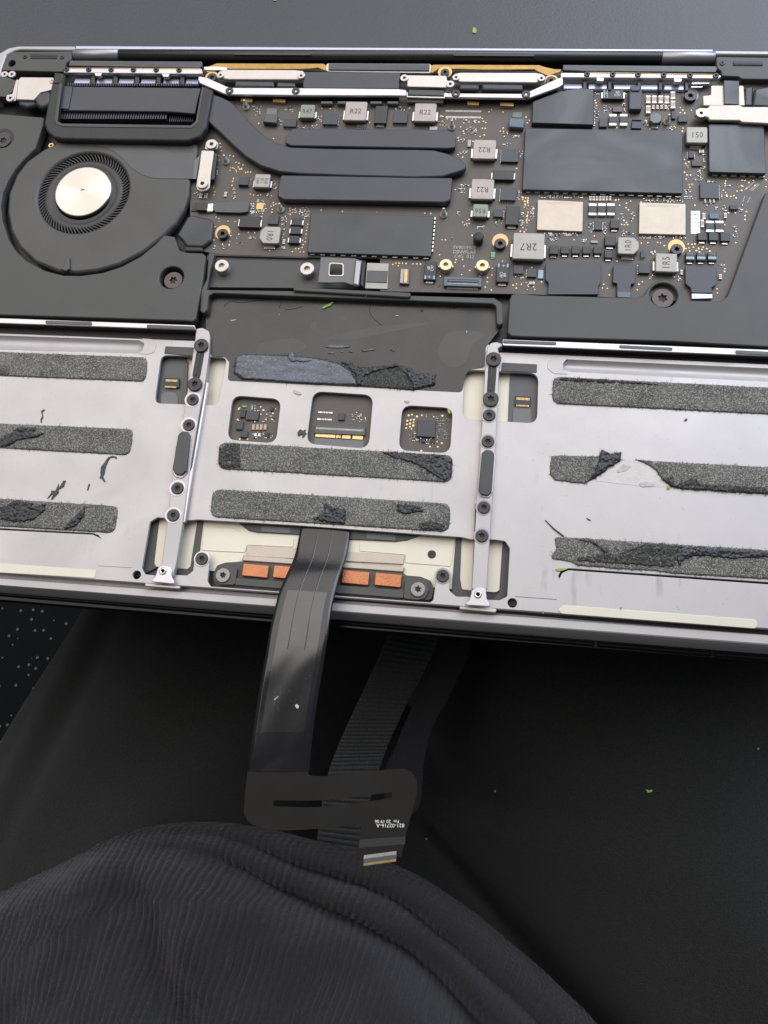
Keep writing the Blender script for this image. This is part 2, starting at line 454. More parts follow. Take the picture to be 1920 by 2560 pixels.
# ---- palm plate with its openings
W_LT = c('X', 403, 888, 568, 893, 544, 1013, 386, 1008)
W_RT = c('L', 46, 220, 438, 242, 430, 507, 33, 483)
W_B = c('M', 1165, 455, 1110, 490, 1050, 832, 1072, 875, 1150, 884) + c('N', 20, 344, 60, 346, 92, 322, 104, 246, 140, 226, 172, 236, 183, 262, 172, 380, 188, 406, 1388, 494, 1404, 480, 1424, 332, 1455, 312, 1488, 330, 1492, 430, 1530, 462, 1590, 462) + c('O', 250, 606, 300, 608, 340, 590, 353, 345, 330, 310, 280, 302) + c('N', 1610, 150, 1560, 138, 1000, 98, 640, 72, 120, 42, 70, 46)
W1 = c('K', 200, 118, 494, 142, 462, 410, 165, 388)
W2 = c('K', 690, 93, 1056, 117, 1028, 443, 648, 412)
W3 = c('K', 1235, 178, 1542, 196, 1524, 471, 1211, 452)
def wide(z, pts, hr): return fillet(mm(pts, z), hr)
TR_L = c('I', -200, 168, 1030, 212, 1066, 235, 1050, 290, 1010, 306, -200, 270)
TR_R = c('L', 590, 168, 1800, 222, 1800, 292, 610, 232, 568, 222, 566, 190)
GR_L = c('M', -100, 530, 690, 572, 730, 588, 752, 620, 738, 606, 690, 582, -100, 542)
GR_R = c('O', 598, 486, 612, 462, 650, 447, 1720, 521, 1720, 532, 650, 456, 618, 470, 604, 500)
holes = [wide(Z_PLATE, W_LT, 2.4), wide(Z_PLATE, W_RT, 3.0), wide(Z_PLATE, W_B, .9), wide(Z_PLATE, W1, 3.2), wide(Z_PLATE, W2, 3.4), wide(Z_PLATE, W3, 3.2),
         wide(Z_PLATE, TR_L, .6), wide(Z_PLATE, TR_R, .6), wide(Z_PLATE, GR_L, .1), wide(Z_PLATE, GR_R, .1)]
for k, u, v, r in (('M', 1012, 881, 1.35), ('O', 366, 622, 1.4)):
    q = P(*c(k, u, v)[0], Z_PLATE); holes.append(circ(q.x, q.y, r))
front = [P(-300, 1431 - 300 * .0729, -3.2).to_2d(), P(2040, 1571 + 120 * .0729, -3.2).to_2d()]
outer = mm(c('X', -145, 828, 488, 852, 505, 842, 530, 815, 1215, 850, 1232, 880, 1990, 914), Z_PLATE) + [front[1], front[0]]
plate = link('palm_plate', curve_mesh([outer] + holes, Z_PLATE, 1.3, .12), 'alu_plate', case)
# finger scoops
def scoop(name, top, bot, parent, depth):
    n = len(top); bm = bmesh.new(); K = 9; g = []
    for i in range(n):
        a = P(*top[i], Z_PLATE); b_ = P(*bot[i], Z_PLATE); row = []
        e = depth * (min(1, (n - 1 - i) / 2.0) ** .6)
        for k in range(K):
            t = k / (K - 1); q = a.lerp(b_, t); prof = math.sin(math.pi * min(1, t * 1.0)) ** .8 * (1.15 - .6 * t)
            row.append(bm.verts.new((q.x, q.y, Z_PLATE - .1 - e * prof)))
        g.append(row)
    for a, b_ in zip(g, g[1:]):
        for k in range(K - 1): bm.faces.new((a[k], a[k + 1], b_[k + 1], b_[k]))
    bmesh.ops.recalc_face_normals(bm, faces=bm.faces)
    for f in bm.faces:
        if f.normal.z < 0: f.normal_flip()
    return link(name, bm_mesh(bm), 'alu', parent, smooth=True)
scoop('finger_scoop', c('I', -260, 165, 400, 189, 900, 206, 1000, 210, 1040, 218, 1060, 235), c('I', -260, 268, 400, 287, 900, 304, 1000, 308, 1040, 298, 1060, 275), case, 1.3)
scoop('finger_scoop', list(reversed(c('L', 566, 200, 578, 182, 600, 168, 700, 172, 1200, 195, 1800, 222))), list(reversed(c('L', 566, 215, 578, 226, 604, 233, 700, 238, 1200, 262, 1800, 292))), case, 1.3)
poly('scoop_step', c('I', 1040, 194, 1128, 200, 1160, 240, 1142, 300, 1092, 313, 1010, 309, 1064, 280, 1068, 235), Z_PLATE + .13, .2, 'alu', case, r=.8, bev=.08)
poly('scoop_step', c('L', 600, 152, 520, 154, 488, 180, 486, 215, 520, 243, 600, 246, 572, 225, 570, 188), Z_PLATE + .13, .2, 'alu', case, r=.8, bev=.08)
# dark channel and dividing walls between the bays
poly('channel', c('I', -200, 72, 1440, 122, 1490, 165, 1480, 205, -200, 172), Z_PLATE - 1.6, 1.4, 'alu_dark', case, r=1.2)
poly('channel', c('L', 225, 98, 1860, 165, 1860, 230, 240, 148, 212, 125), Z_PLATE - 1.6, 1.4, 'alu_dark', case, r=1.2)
wl = poly('bay_wall', c('I', -250, 36, 1440, 98, 1450, 132, -250, 72), -.6, .6, 'alu_bright', case, r=.4); poly('bay_wall_shade', c('I', -250, 36, 1440, 98, 1450, 132, -250, 72), -1.22, 3.2, 'alu_dark', case, r=.4)  # lower block: shade of the wall's front face put into a darker colour
wr = poly('bay_wall', c('L', 248, 60, 1860, 124, 1860, 156, 248, 92), -.6, .6, 'alu_bright', case, r=.4); poly('bay_wall_shade', c('L', 248, 60, 1860, 124, 1860, 156, 248, 92), -1.22, 3.2, 'alu_dark', case, r=.4)  # right wall likewise, its front face coloured as shaded
def pad(k, pts, z, parent, m_='tape_grey', h=.25, r=.8): return poly('foam_pad', c(k, *pts), z, h, m_, parent, r=r, bev=.08)
pad('I', (335, 62, 680, 72, 682, 98, 336, 86), -.4, wl); pad('I', (1085, 92, 1440, 106, 1445, 130, 1086, 118), -.4, wl)
pad('L', (250, 63, 533, 74, 534, 90, 250, 80), -.4, wr); pad('L', (868, 90, 1152, 103, 1152, 120, 868, 106), -.4, wr); pad('L', (1486, 117, 1800, 131, 1800, 150, 1486, 136), -.4, wr)
pad('I', (1225, 253, 1440, 262, 1432, 326, 1216, 306), Z_PLATE + .25, case, 'shield_black', .3, .3)
pad('L', (245, 183, 431, 192, 430, 236, 240, 228), Z_PLATE + .25, case, 'shield_black', .3, .3)
# cream foil bars
poly('foil_strip', c('M', -200, 778, 712, 844, 702, 906, -200, 852), Z_PLATE + .18, .3, 'cream', case, r=.5)
poly('foil_strip', c('O', 625, 632, 1592, 705, 1610, 722, 1600, 752, 612, 676, 596, 655), Z_PLATE + .18, .3, 'cream', case, r=1.2)
poly('seam_line', c('M', 725, 812, 980, 826, 980, 829, 725, 815), Z_PLATE + .03, .1, 'alu_dark', case, bev=.01)
poly('seam_line', c('O', 380, 588, 590, 603, 590, 606, 380, 591), Z_PLATE + .03, .1, 'alu_dark', case, bev=.01)

# ---- central battery pocket
film = poly('pocket_film', c('J', 70, 45, 1545, 98, 1552, 215, 1486, 300, 1480, 402, 1405, 412, 1385, 438, 1366, 527, 180, 468, 188, 375, 166, 348, 96, 345, 70, 200), Z_PLATE + .12, .5, 'film_black', case, r=1.4, bev=.05)
poly('pocket_wall', c('J', 62, 8, 505, 14, 1115, 38, 1530, 50, 1570, 78, 1574, 176, 1558, 190, 1540, 178, 1538, 92, 1520, 80, 110, 26, 84, 40, 76, 112, 60, 128, 42, 118, 52, 30), -.7, 3.6, 'black_plastic', case, r=1.0, bev=.3)
poly('pocket_ridge', c('J', 512, -6, 1106, 22, 1106, 44, 1090, 48, 512, 14), .3, 3.5, 'black_plastic', case, r=.6, bev=.4)
for pts in ((335, 335, 342, 285, 395, 268, 440, 262, 500, 254, 535, 262, 575, 290, 560, 318, 480, 332), (700, 246, 800, 222, 930, 196, 1080, 182, 1200, 178, 1100, 205, 960, 232, 820, 262, 720, 262), (1240, 330, 1270, 260, 1300, 225, 1400, 215, 1480, 235, 1420, 290, 1380, 380, 1300, 400), (598, 200, 606, 172, 630, 178, 625, 212), (748, 152, 760, 140, 780, 146, 778, 162, 756, 164)):
    poly('water_stain', c('J', *pts), Z_PLATE + .145, .05, 'film_stain', film, cr=True, bev=.005)
for pts in ((195, 164, 220, 158, 222, 162, 197, 168), (1030, 137, 1046, 138, 1046, 142, 1030, 141), (1387, 216, 1392, 216, 1392, 226, 1387, 226), (438, 131, 443, 131, 443, 136, 438, 136), (1158, 108, 1170, 110, 1168, 120, 1156, 118)):
    poly('fleck', c('J', *pts), Z_PLATE + .25, .15, 'glue' if pts[0] != 1158 else 'recess', film, r=.1, bev=.04)
def hair(k, pts, z):
    q = catmull([P(*p, z) for p in c(k, *pts)], 6, closed=False); bm = bmesh.new(); rows = []
    for i, p in enumerate(q):
        d = (q[min(i + 1, len(q) - 1)] - q[max(i - 1, 0)]).normalized(); n_ = Vector((-d.y, d.x, 0)) * .07
        rows.append([bm.verts.new(p + n_), bm.verts.new(p + Vector((0, 0, .1))), bm.verts.new(p - n_)])
    for a, b_ in zip(rows, rows[1:]):
        bm.faces.new((a[0], a[1], b_[1], b_[0])); bm.faces.new((a[1], a[2], b_[2], b_[1]))
    return link('hair', bm_mesh(bm), 'recess', film)
for pts in ((160, 95, 190, 70, 260, 74, 330, 64, 385, 60), (445, 62, 452, 80, 440, 98), (905, 80, 898, 115, 915, 150, 960, 190), (470, 110, 520, 105, 560, 92)): hair('J', pts, Z_PLATE + .16)
# black shelf left of the logic board
poly('shelf', c('F', 130, 740, 1500, 745, 1500, 1045, 130, 1030), -4.6, 1.5, 'black_plastic', case, r=1)

# ---- screws (shared meshes)
def star(r, n=6, k=.58): return [Vector(((r if i % 2 else r * k) * math.cos(math.pi * i / n), (r if i % 2 else r * k) * math.sin(math.pi * i / n))) for i in range(2 * n)]
SC = {}
def screw_mesh(r, h, m_):
    key = (r, h, m_)
    if key in SC: return SC[key]
    me = curve_mesh([circ(0, 0, r, 28), star(r * .48)], h, h * .85, min(.16, r * .16), 2)
    bm = bmesh.new(); append_me(bm, me, 0)
    d = bmesh.new(); v = [d.verts.new((p.x, p.y, h * .35)) for p in circ(0, 0, r * .8, 16)]; d.faces.new(v)
    append_me(bm, bm_mesh(d), 1)
    me = bm_mesh(bm); me.transform(Matrix.Scale(S, 4)); me.materials.append(M[m_]); me.materials.append(M['recess']); me.name = 'screw'
    SC[key] = me
    return me
def screw(k, u, v, z, r, m_, parent, h=.7, ang=None):
    """z is the height of the screw head's top"""
    q = P(*c(k, u, v)[0], z)
    o = bpy.data.objects.new('screw', screw_mesh(r, h, m_)); COL.objects.link(o)
    o.parent = parent
    loc = Vector((q.x, q.y, z - h)) * S
    o.location = loc - WORLD[parent.name]; WORLD[o.name] = loc
    o.rotation_euler[2] = random.uniform(0, 1) if ang is None else ang
    return o
def washer(name, k, u, v, z, r0, r1, m_, parent, h=.3):
    q = P(*c(k, u, v)[0], z)
    return link(name, curve_mesh([circ(q.x, q.y, r1, 32), circ(q.x, q.y, r0, 24)], z, h, .06), m_, parent)

# ---- rails beside the trackpad
railL = poly('rail', c('I', 1452, 122, 1500, 116, 1545, 140, 1554, 180, 1545, 330, 1522, 500, 1480, 720, 1415, 1100, 1405, 1185) + c('M', 1352, 500, 1305, 800, 1278, 900, 1168, 890, 1196, 800, 1240, 470, 1275, 150) + c('I', 1300, 1000, 1355, 800, 1385, 600, 1425, 330, 1445, 200), -1.5, 2.2, 'alu', case, r=1.0, bev=.22)
poly('rail_ridge', c('I', 1528, 520, 1542, 522, 1434, 1150) + c('M', 1374, 480, 1360, 496, 1356, 488, 1404, 120) + c('I', 1420, 1150), -1.7, 1.6, 'alu_bright', case, bev=.18)
railR = poly('rail', c('L', 160, 170, 166, 100, 188, 78, 215, 74, 248, 84, 246, 98, 222, 106, 232, 150, 214, 560, 192, 936) + c('O', 258, 200, 236, 560, 160, 555, 182, 100) + c('L', 106, 936, 140, 480, 154, 220), -1.5, 2.2, 'alu', case, r=1.0, bev=.22)
for k, pts in (('I', (1455, 292, 1515, 292, 1478, 495, 1422, 480)), ('L', (172, 196, 218, 200, 206, 350, 164, 345))):
    sl = poly('slot', c(k, *pts), -1.3, .5, 'deep_black', railL if k == 'I' else railR, r=1.0)
    p = c(k, *pts); q = [((p[0][0] * .72 + p[1][0] * .28), p[0][1] + 4), ((p[0][0] * .5 + p[1][0] * .5), p[1][1] + 4), ((p[3][0] * .5 + p[2][0] * .5), p[2][1] - 8), ((p[3][0] * .72 + p[2][0] * .28), p[3][1] - 6)]
    poly('latch', q, -1.05, .5, 'black_screw', railL if k == 'I' else railR, r=.4)
for k, u, v, r in (('I', 1488, 245, 2.45), ('I', 1441, 532, 2.45)): screw(k, u, v, -.6, r, 'black_screw', railL, .9)
for k, u, v, r in (('L', 200, 164, 2.5), ('L', 185, 376, 2.55)): screw(k, u, v, -.6, r, 'black_screw', railR, .9)
for k, u, v in (('I', 1426, 648), ('I', 1397, 836), ('M', 1313, 238), ('M', 1282, 438)):
    screw(k, u, v, -.9, 1.95, 'black_screw', railL, .7); washer('screw_seat', k, u, v, -1.4, 2.1, 2.7, 'alu_bright', railL)
for k, u, v in (('L', 177, 462), ('L', 170, 602), ('O', 222, 138), ('O', 212, 282)):
    screw(k, u, v, -.9, 1.95, 'black_screw', railR, .7); washer('screw_seat', k, u, v, -1.4, 2.1, 2.6, 'alu_edge', railR)
poly('foam_pad', c('I', 1318, 910, 1345, 882, 1392, 884, 1410, 918, 1380, 1185) + c('M', 1376, 110, 1345, 142, 1300, 138, 1276, 100), -.4, 1.1, 'shield_black', railL, r=1.2, bev=.25)
poly('foam_pad', c('L', 138, 662, 160, 646, 192, 650, 205, 672, 190, 870, 172, 892, 132, 886, 119, 858), -.4, 1.1, 'shield_black', railR, r=1.2, bev=.25)
poly('pad_rim', c('I', 1330, 900, 1420, 915, 1384, 1185) + c('M', 1390, 120, 1350, 166, 1295, 155, 1272, 105), -1.15, .5, 'alu_bright', railL, r=1.2, bev=.2)
poly('pad_rim', c('L', 134, 655, 212, 668, 196, 872, 176, 905, 128, 896, 115, 860), -1.15, .5, 'alu_bright', railR, r=1.2, bev=.2)
# clear brackets at the rail feet
for k, a, b_, s in (('M', (1165, 835, 1180, 815, 1215, 806, 1258, 818, 1276, 850, 1270, 890, 1300, 950, 1110, 932, 1150, 890), (1068, 945, 1080, 940, 1325, 962, 1334, 972, 1325, 986, 1075, 966), (1205, 852)),
                    ('O', (160, 560, 178, 545, 205, 541, 232, 552, 238, 605, 260, 642, 118, 632, 150, 605), (98, 642, 104, 638, 280, 650, 288, 660, 280, 672, 100, 655), (192, 579))):
    br = poly('hinge_bracket', c(k, *a), -1.0, .7, 'alu_bright', case, r=.6, bev=.25)
    poly('foot', c(k, *b_), -2.6, 1.2, 'silver', br, r=.5, bev=.3)
    q = P(*c(k, *s)[0], -.8)
    link('rivet', bm_mesh(lathe([(1.15, -1.1), (1.15, -.8), (.9, -.62), (.55, -.65), (.5, -1.0), (0, -1.0)], 24, q.x, q.y)), 'tin', br, smooth=True)

# ---- foam adhesive left by the battery
from mathutils.geometry import delaunay_2d_cdt
def relief(name, p2, z_base, h, mat_, parent, cell, hfun, fibres=0):
    """solid lump: outline p2 (mm) filled with a fine triangulated surface whose height follows hfun"""
    n = len(p2)
    xs = [v.x for v in p2]; ys = [v.y for v in p2]
    def inside(x, y):
        r = False; j = n - 1
        for i in range(n):
            if (p2[i].y > y) != (p2[j].y > y) and x < (p2[j].x - p2[i].x) * (y - p2[i].y) / (p2[j].y - p2[i].y) + p2[i].x: r = not r
            j = i
        return r
    pts = list(p2); X0 = max(min(xs), -112); X1 = min(max(xs), 150)
    rows = int((max(ys) - min(ys)) / cell) + 1
    for a in range(rows):
        y = min(ys) + (a + .5) * cell
        cr_ = sorted((p2[j].x - p2[i].x) * (y - p2[i].y) / (p2[j].y - p2[i].y) + p2[i].x for i, j in ((k, (k + 1) % n) for k in range(n)) if (p2[i].y > y) != (p2[j].y > y))
        for l, r_ in zip(cr_[::2], cr_[1::2]):
            x = l + cell * .6
            while x < r_ - cell * .5:
                if -115 < x < 150: pts.append(Vector((x + random.uniform(-.3, .3) * cell, y + random.uniform(-.3, .3) * cell)))
                x += cell
    co, ed, fa, *_ = delaunay_2d_cdt(pts, [(i, (i + 1) % n) for i in range(n)], [], 1, 1e-5)
    verts = []; nb = 0
    onb = set()
    for v in range(len(co)):
        if v < n: onb.add(v)
    for k, q in enumerate(co):
        z = z_base + h + hfun(q.x, q.y)
        if k in onb: z = z_base + h * .35
        verts.append((q.x, q.y, z))
    base = len(verts)
    verts += [(co[k].x, co[k].y, z_base - .25) for k in range(n)]
    faces = [tuple(f) for f in fa]
    fib = []
    faces += [(i, base + i, base + (i + 1) % n, (i + 1) % n) for i in range(n)]
    if fibres:
        for i in range(0, n):
            if random.random() > fibres: continue
            a = co[i]; b_ = co[(i + 1) % n]; d = b_ - a
            if d.length < 1e-4 or not -112 < a.x < 150: continue
            d.normalize(); o_ = Vector((d.y, -d.x))
            if inside(a.x + o_.x * .1, a.y + o_.y * .1): o_ = -o_
            L_ = random.uniform(.25, .9) * (2.0 if random.random() < .08 else 1); w = random.uniform(.05, .12)
            t = a + o_ * L_ + d * random.uniform(-.6, .6) * L_
            k = len(verts)
            verts.extend([(a.x - d.x * w - o_.x * .1, a.y - d.y * w - o_.y * .1, z_base + h * .3), (a.x + d.x * w - o_.x * .1, a.y + d.y * w - o_.y * .1, z_base + h * .3), (a.x - o_.x * .1, a.y - o_.y * .1, z_base + h * .3 + .15), (t.x, t.y, z_base + random.uniform(.05, .6))])
            faces.extend([(k, k + 1, k + 2), (k, k + 3, k + 1), (k + 1, k + 3, k + 2), (k + 2, k + 3, k)])
    me = bpy.data.meshes.new(name); me.from_pydata(verts, [], faces); me.validate()
    bm = bmesh.new(); bm.from_mesh(me); bmesh.ops.recalc_face_normals(bm, faces=bm.faces)
    up = sum(f.normal.z * f.calc_area() for f in bm.faces)
    if up < 0: bmesh.ops.reverse_faces(bm, faces=bm.faces)
    bm.to_mesh(me); bm.free()
    return link(name, me, mat_, parent, smooth=True)
def nz(x, y, s, k=0): return noise.noise(Vector((x * s, y * s, k)))
def foam_h(x, y):
    return .10 * nz(x, y, 2.2) + .06 * nz(x, y, 4.5, 5) + .12 * nz(x, y, .35, 9)
def skin_h(x, y):
    w = nz(x, y, .5, 2) * 1.6
    r1 = 1 - abs(nz(x + w, y * 1.5 + w, .8, 7)) * 2.2
    r2 = 1 - abs(nz(x + w, y, 1.9, 11)) * 2.0
    return .55 * max(0, r1) ** 2 + .22 * max(0, r2) - .15 + .05 * nz(x, y, 4, 3)
def blue_h(x, y):
    return .10 * nz(x, y, .6, 2) + .20 * max(0, 1 - abs(nz(x * .5, y * 1.8, .8, 4)) * 5) * max(0, nz(x, y, .25, 8) + .25) + .05 * nz(x, y, 3, 6)
def outline(k, pts, z, r, rag):
    p = fillet(mm(c(k, *pts), z), r)
    p = ragged(p, rag * 1.3, .4) if rag else p
    o = []
    for q in p:
        if not o or (q - o[-1]).length > .06: o.append(q)
    if (o[0] - o[-1]).length < .06: o.pop()
    return o
def foam(k, pts, m_='foam', z=Z_PLATE + .42, h=.6, r=1.3, rag=.10):
    return relief('adhesive_strip', outline(k, pts, z, r, rag), Z_PLATE, z - Z_PLATE + .05, m_, case, .42, foam_h, .22)
foam('I', (-200, 285, 1090, 334, 1078, 514, -200, 462), r=2.4)
foam('I', (-200, 815, 984, 866, 962, 1060, -200, 994), r=2.4)
foam('M', (-200, 302, 874, 370, 846, 570, -200, 508), r=2.4)
foam('K', (114, 402, 1543, 482, 1535, 648, 109, 564), r=2.6)
foam('K', (76, 687, 1529, 777, 1520, 951, 60, 858), r=2.8)
foam('L', (517, 256, 1800, 322, 1800, 464, 512, 400), r=2.6)
foam('L', (515, 676, 762, 680, 775, 648, 830, 668, 880, 658, 876, 708, 820, 738, 740, 800, 685, 825, 530, 810, 500, 780, 502, 700), rag=.16)
foam('L', (942, 694, 1000, 703, 1800, 745, 1800, 893, 1200, 856, 1150, 840, 1100, 805, 1060, 752, 1010, 720), rag=.16)
foam('O', (575, 284, 1760, 360, 1760, 508, 1180, 472, 1100, 460, 880, 448, 700, 432, 650, 410, 555, 398, 592, 345), rag=.14)
foam('J', (240, 334, 480, 338, 640, 352, 720, 372, 800, 372, 840, 400, 900, 398, 1030, 386, 1100, 410, 1130, 430, 1232, 440, 1230, 490, 1120, 516, 840, 492, 250, 462, 208, 430, 212, 380), 'foam_dark', Z_PLATE + .5, .7, rag=.12)
def skin(k, pts, m_='foam_skin', z=Z_PLATE + .75, h=.45, rag=.28):
    return relief('torn_skin', outline(k, pts, z, .4, rag), Z_PLATE + .3, max(.15, z - Z_PLATE - .35), m_, case, .33, blue_h if m_ == 'foam_blue' else skin_h, .30)
skin('J', (225, 345, 300, 336, 480, 342, 620, 356, 740, 382, 800, 420, 835, 488, 560, 478, 260, 456, 214, 425), 'foam_blue', Z_PLATE + .9, .5, .14)
skin('J', (480, 330, 505, 322, 525, 335, 520, 355, 600, 350, 615, 365, 560, 372, 495, 372), 'foam_blue', Z_PLATE + 1.2, .4, .3)
skin('J', (740, 368, 800, 378, 845, 402, 905, 400, 960, 398, 1036, 384, 1110, 408, 1130, 432, 1110, 470, 1085, 440, 1040, 398, 960, 412, 880, 440, 852, 490, 832, 488, 830, 440, 790, 402))
skin('J', (1118, 425, 1232, 440, 1228, 488, 1120, 510, 1105, 470), 'foam_skin', Z_PLATE + .72)
skin('K', (1098, 458, 1498, 482, 1536, 508, 1532, 612, 1490, 640, 1420, 600, 1360, 560, 1300, 530, 1180, 500), 'foam_skin', Z_PLATE + .66)
skin('K', (116, 445, 140, 410, 245, 412, 250, 560, 150, 560, 116, 535), 'foam_dark', Z_PLATE + .55, .4, .1)
skin('K', (745, 775, 790, 780, 810, 800, 890, 812, 885, 905, 700, 880, 690, 868, 760, 835))
skin('K', (1200, 775, 1240, 780, 1330, 790, 1370, 825, 1300, 835, 1240, 840, 1210, 820))
skin('K', (1330, 900, 1400, 880, 1500, 905, 1480, 940, 1350, 930), 'foam_dark', Z_PLATE + .6)
skin('L', (765, 690, 776, 645, 830, 668, 880, 657, 876, 706, 818, 738, 745, 790, 700, 815, 740, 760))
skin('L', (1100, 806, 1155, 780, 1165, 835, 1270, 790, 1300, 830, 1659, 846, 1659, 880, 1200, 855, 1150, 842), 'foam_dark', Z_PLATE + .6)
skin('L', (546, 262, 690, 266, 900, 280, 1080, 296, 1060, 302, 850, 292, 640, 285, 560, 280), 'foam_dark', Z_PLATE + .6, .4, .2)
skin('O', (640, 290, 760, 305, 850, 350, 880, 380, 1040, 320, 1200, 330, 1210, 380, 1180, 440, 1000, 430, 860, 420, 680, 408, 700, 392, 840, 372, 770, 320), 'foam_dark', Z_PLATE + .6)
skin('O', (1200, 330, 1659, 365, 1659, 390, 1500, 400, 1300, 380, 1240, 400, 1210, 440, 1200, 380))
skin('I', (0, 940, 90, 890, 120, 850, 280, 860, 240, 900, 340, 895, 260, 930, 130, 950, 60, 990, 0, 1000))
skin('M', (0, 380, 120, 330, 250, 345, 220, 380, 300, 360, 340, 340, 330, 400, 250, 470, 130, 490, 0, 470))
skin('M', (500, 500, 600, 400, 630, 365, 620, 450, 560, 520, 460, 550))

# torn crumbs lying on the plate, glue traces
def scrap(name, k, pts, z, m_, label, cat, group=None, h=.25, rag=.18, r=.2):
    o = poly(name, c(k, *pts), z, h, m_, None, r=r, rag=rag, bev=.06)
    return tag(o, label, cat, group)
scrap('adhesive_crumb', 'M', (800, 10, 830, -4, 860, 5, 862, 24, 845, 10, 815, 12, 785, 70, 770, 130, 760, 150, 778, 188, 770, 194, 748, 160, 732, 165, 745, 140, 745, 85), Z_PLATE + .3, 'foam_skin', 'long hooked shred of black adhesive on the silver plate beside a foam strip', 'adhesive scrap')
scrap('adhesive_crumb', 'M', (335, 330, 380, 270, 375, 258, 410, 255, 436, 195, 432, 240, 470, 178, 488, 182, 470, 225, 430, 250, 435, 270, 375, 330, 395, 275), Z_PLATE + .3, 'foam_skin', 'spiky forked shred of black adhesive standing at a foam strip edge', 'adhesive scrap')
scrap('adhesive_crumb', 'M', (655, 206, 665, 205, 650, 255, 643, 254), Z_PLATE + .3, 'foam_skin', 'short straight sliver of black adhesive on the silver plate', 'adhesive scrap', rag=.05)
scrap('adhesive_crumb', 'I', (303, 732, 328, 718, 330, 724, 312, 740, 318, 775, 306, 800, 308, 820, 300, 815, 300, 790, 312, 770, 305, 745), Z_PLATE + .3, 'foam_skin', 'thin wavy thread of black adhesive between two foam strips', 'adhesive scrap', rag=.04)
scrap('adhesive_crumb', 'K', (592, 345, 610, 325, 630, 335, 645, 320, 640, 350, 650, 345, 625, 378, 620, 355, 600, 368), Z_PLATE + .35, 'foam_skin', 'curled black tuft of adhesive beside the middle plate window', 'adhesive scrap')
scrap('adhesive_crumb', 'L', (1216, 485, 1224, 480, 1233, 483, 1228, 492, 1218, 493), Z_PLATE + .4, 'foam_skin', 'small round crumb of black adhesive on the scuffed plate', 'adhesive scrap', rag=.04)
scrap('adhesive_crumb', 'O', (742, 190, 765, 203, 760, 206, 744, 196), Z_PLATE + .3, 'foam_skin', 'tiny black curl of adhesive above the lowest torn foam strip', 'adhesive scrap', rag=.03)
scrap('adhesive_crumb', 'O', (530, 202, 536, 202, 580, 245, 632, 284, 620, 286, 575, 250), Z_PLATE + .3, 'foam_skin', 'long stretched black adhesive hair reaching out of a torn foam end', 'adhesive scrap', rag=.05)
scrap('glue_blob', 'K', (565, 85, 590, 88, 612, 98, 620, 112, 600, 114, 575, 103), Z_PLATE + .3, 'glue', 'grey glue blob on the plate under the black pocket', 'glue', rag=.1)
scrap('glue_blob', 'K', (1240, 148, 1280, 150, 1270, 165, 1255, 160), Z_PLATE + .3, 'glue', 'small grey glue smear above the window with the square chip', 'glue', rag=.1)
g_ = poly('glue_trace', c('L', 720, 810, 800, 765, 880, 705, 960, 702, 1020, 730, 1060, 770, 1095, 812, 1150, 846, 980, 842), Z_PLATE + .06, .1, 'glue_film', case, r=.6, rag=.15, bev=.02)
for pts in ((890, 720, 940, 735, 900, 760, 850, 770, 870, 740), (970, 830, 1000, 815, 1060, 825, 1050, 845, 990, 845)):
    poly('glue_trace', c('L', *pts), Z_PLATE + .18, .2, 'glue', case, r=.5, rag=.2, bev=.08)
for pts in ((670, 300, 700, 288, 800, 290, 795, 300, 720, 302), (676, 330, 720, 322, 720, 332), (745, 322, 765, 318, 765, 328), (780, 320, 812, 318, 810, 324), (852, 314, 925, 306, 928, 312, 870, 319), (995, 310, 1025, 312, 1022, 317)):
    poly('glue_trace', c('J', *pts), Z_PLATE + .4, .35, 'foam_blue', case, r=.2, rag=.22, bev=.1)

# ---- trackpad seen through the openings
tp = poly('trackpad', c('X', 468, 872, 1284, 912, 1250, 1482, 376, 1416), -5.9, .7, 'cream', laptop, r=2, bev=.1)
poly('dark_inset', c('M', 1040, 440, 1180, 448, 1140, 790, 1160, 830, 1000, 900), -5.6, .5, 'black_plastic', tp, r=.3)
poly('dark_inset', c('O', 318, 290, 400, 295, 390, 640, 240, 630, 300, 565), -5.6, .5, 'black_plastic', tp, r=.3)
poly('dark_inset', c('N', 118, 30, 150, 30, 130, 200, 108, 320, 80, 380, -20, 380, -20, 312, 60, 312, 78, 296), -5.5, .5, 'black_plastic', tp, r=.3)
poly('dark_inset', c('N', 1530, 100, 1560, 100, 1550, 360, 1560, 420, 1620, 428, 1620, 500, 1500, 500, 1505, 420), -5.5, .5, 'black_plastic', tp, r=.3)
poly('label_plate', c('N', 150, 80, 305, 86, 372, 118, 645, 142, 640, 192, 388, 180, 378, 222, 140, 210), -5.72, .3, 'cream', tp, r=.6)
poly('label_plate', c('N', 1002, 158, 1190, 168, 1330, 130, 1525, 142, 1500, 298, 1250, 278, 1254, 234, 1000, 214), -5.72, .3, 'cream', tp, r=.6)
poly('edge_strip', c('N', 340, 40, 345, 64, 395, 100, 440, 110, 660, 122, 950, 148, 1200, 160, 1260, 154, 1335, 128, 1340, 100), -5.3, .7, 'shield_black', tp, r=.6)
poly('tape', c('N', 464, 74, 625, 84, 622, 118, 464, 108), -5.2, .4, 'tape_light', tp, r=.1)
poly('tape', c('N', 1040, 112, 1200, 122, 1198, 158, 1038, 146), -5.2, .4, 'tape_light', tp, r=.1)
poly('steel_bar', c('N', 388, 180, 640, 196, 1248, 236, 1240, 285, 380, 240), -5.2, .5, 'tan_metal', tp, r=.2)
poly('steel_bar', c('N', 366, 234, 1250, 298, 1240, 328, 358, 266), -4.6, 1.2, 'tan_metal', tp, r=.4, bev=.3)
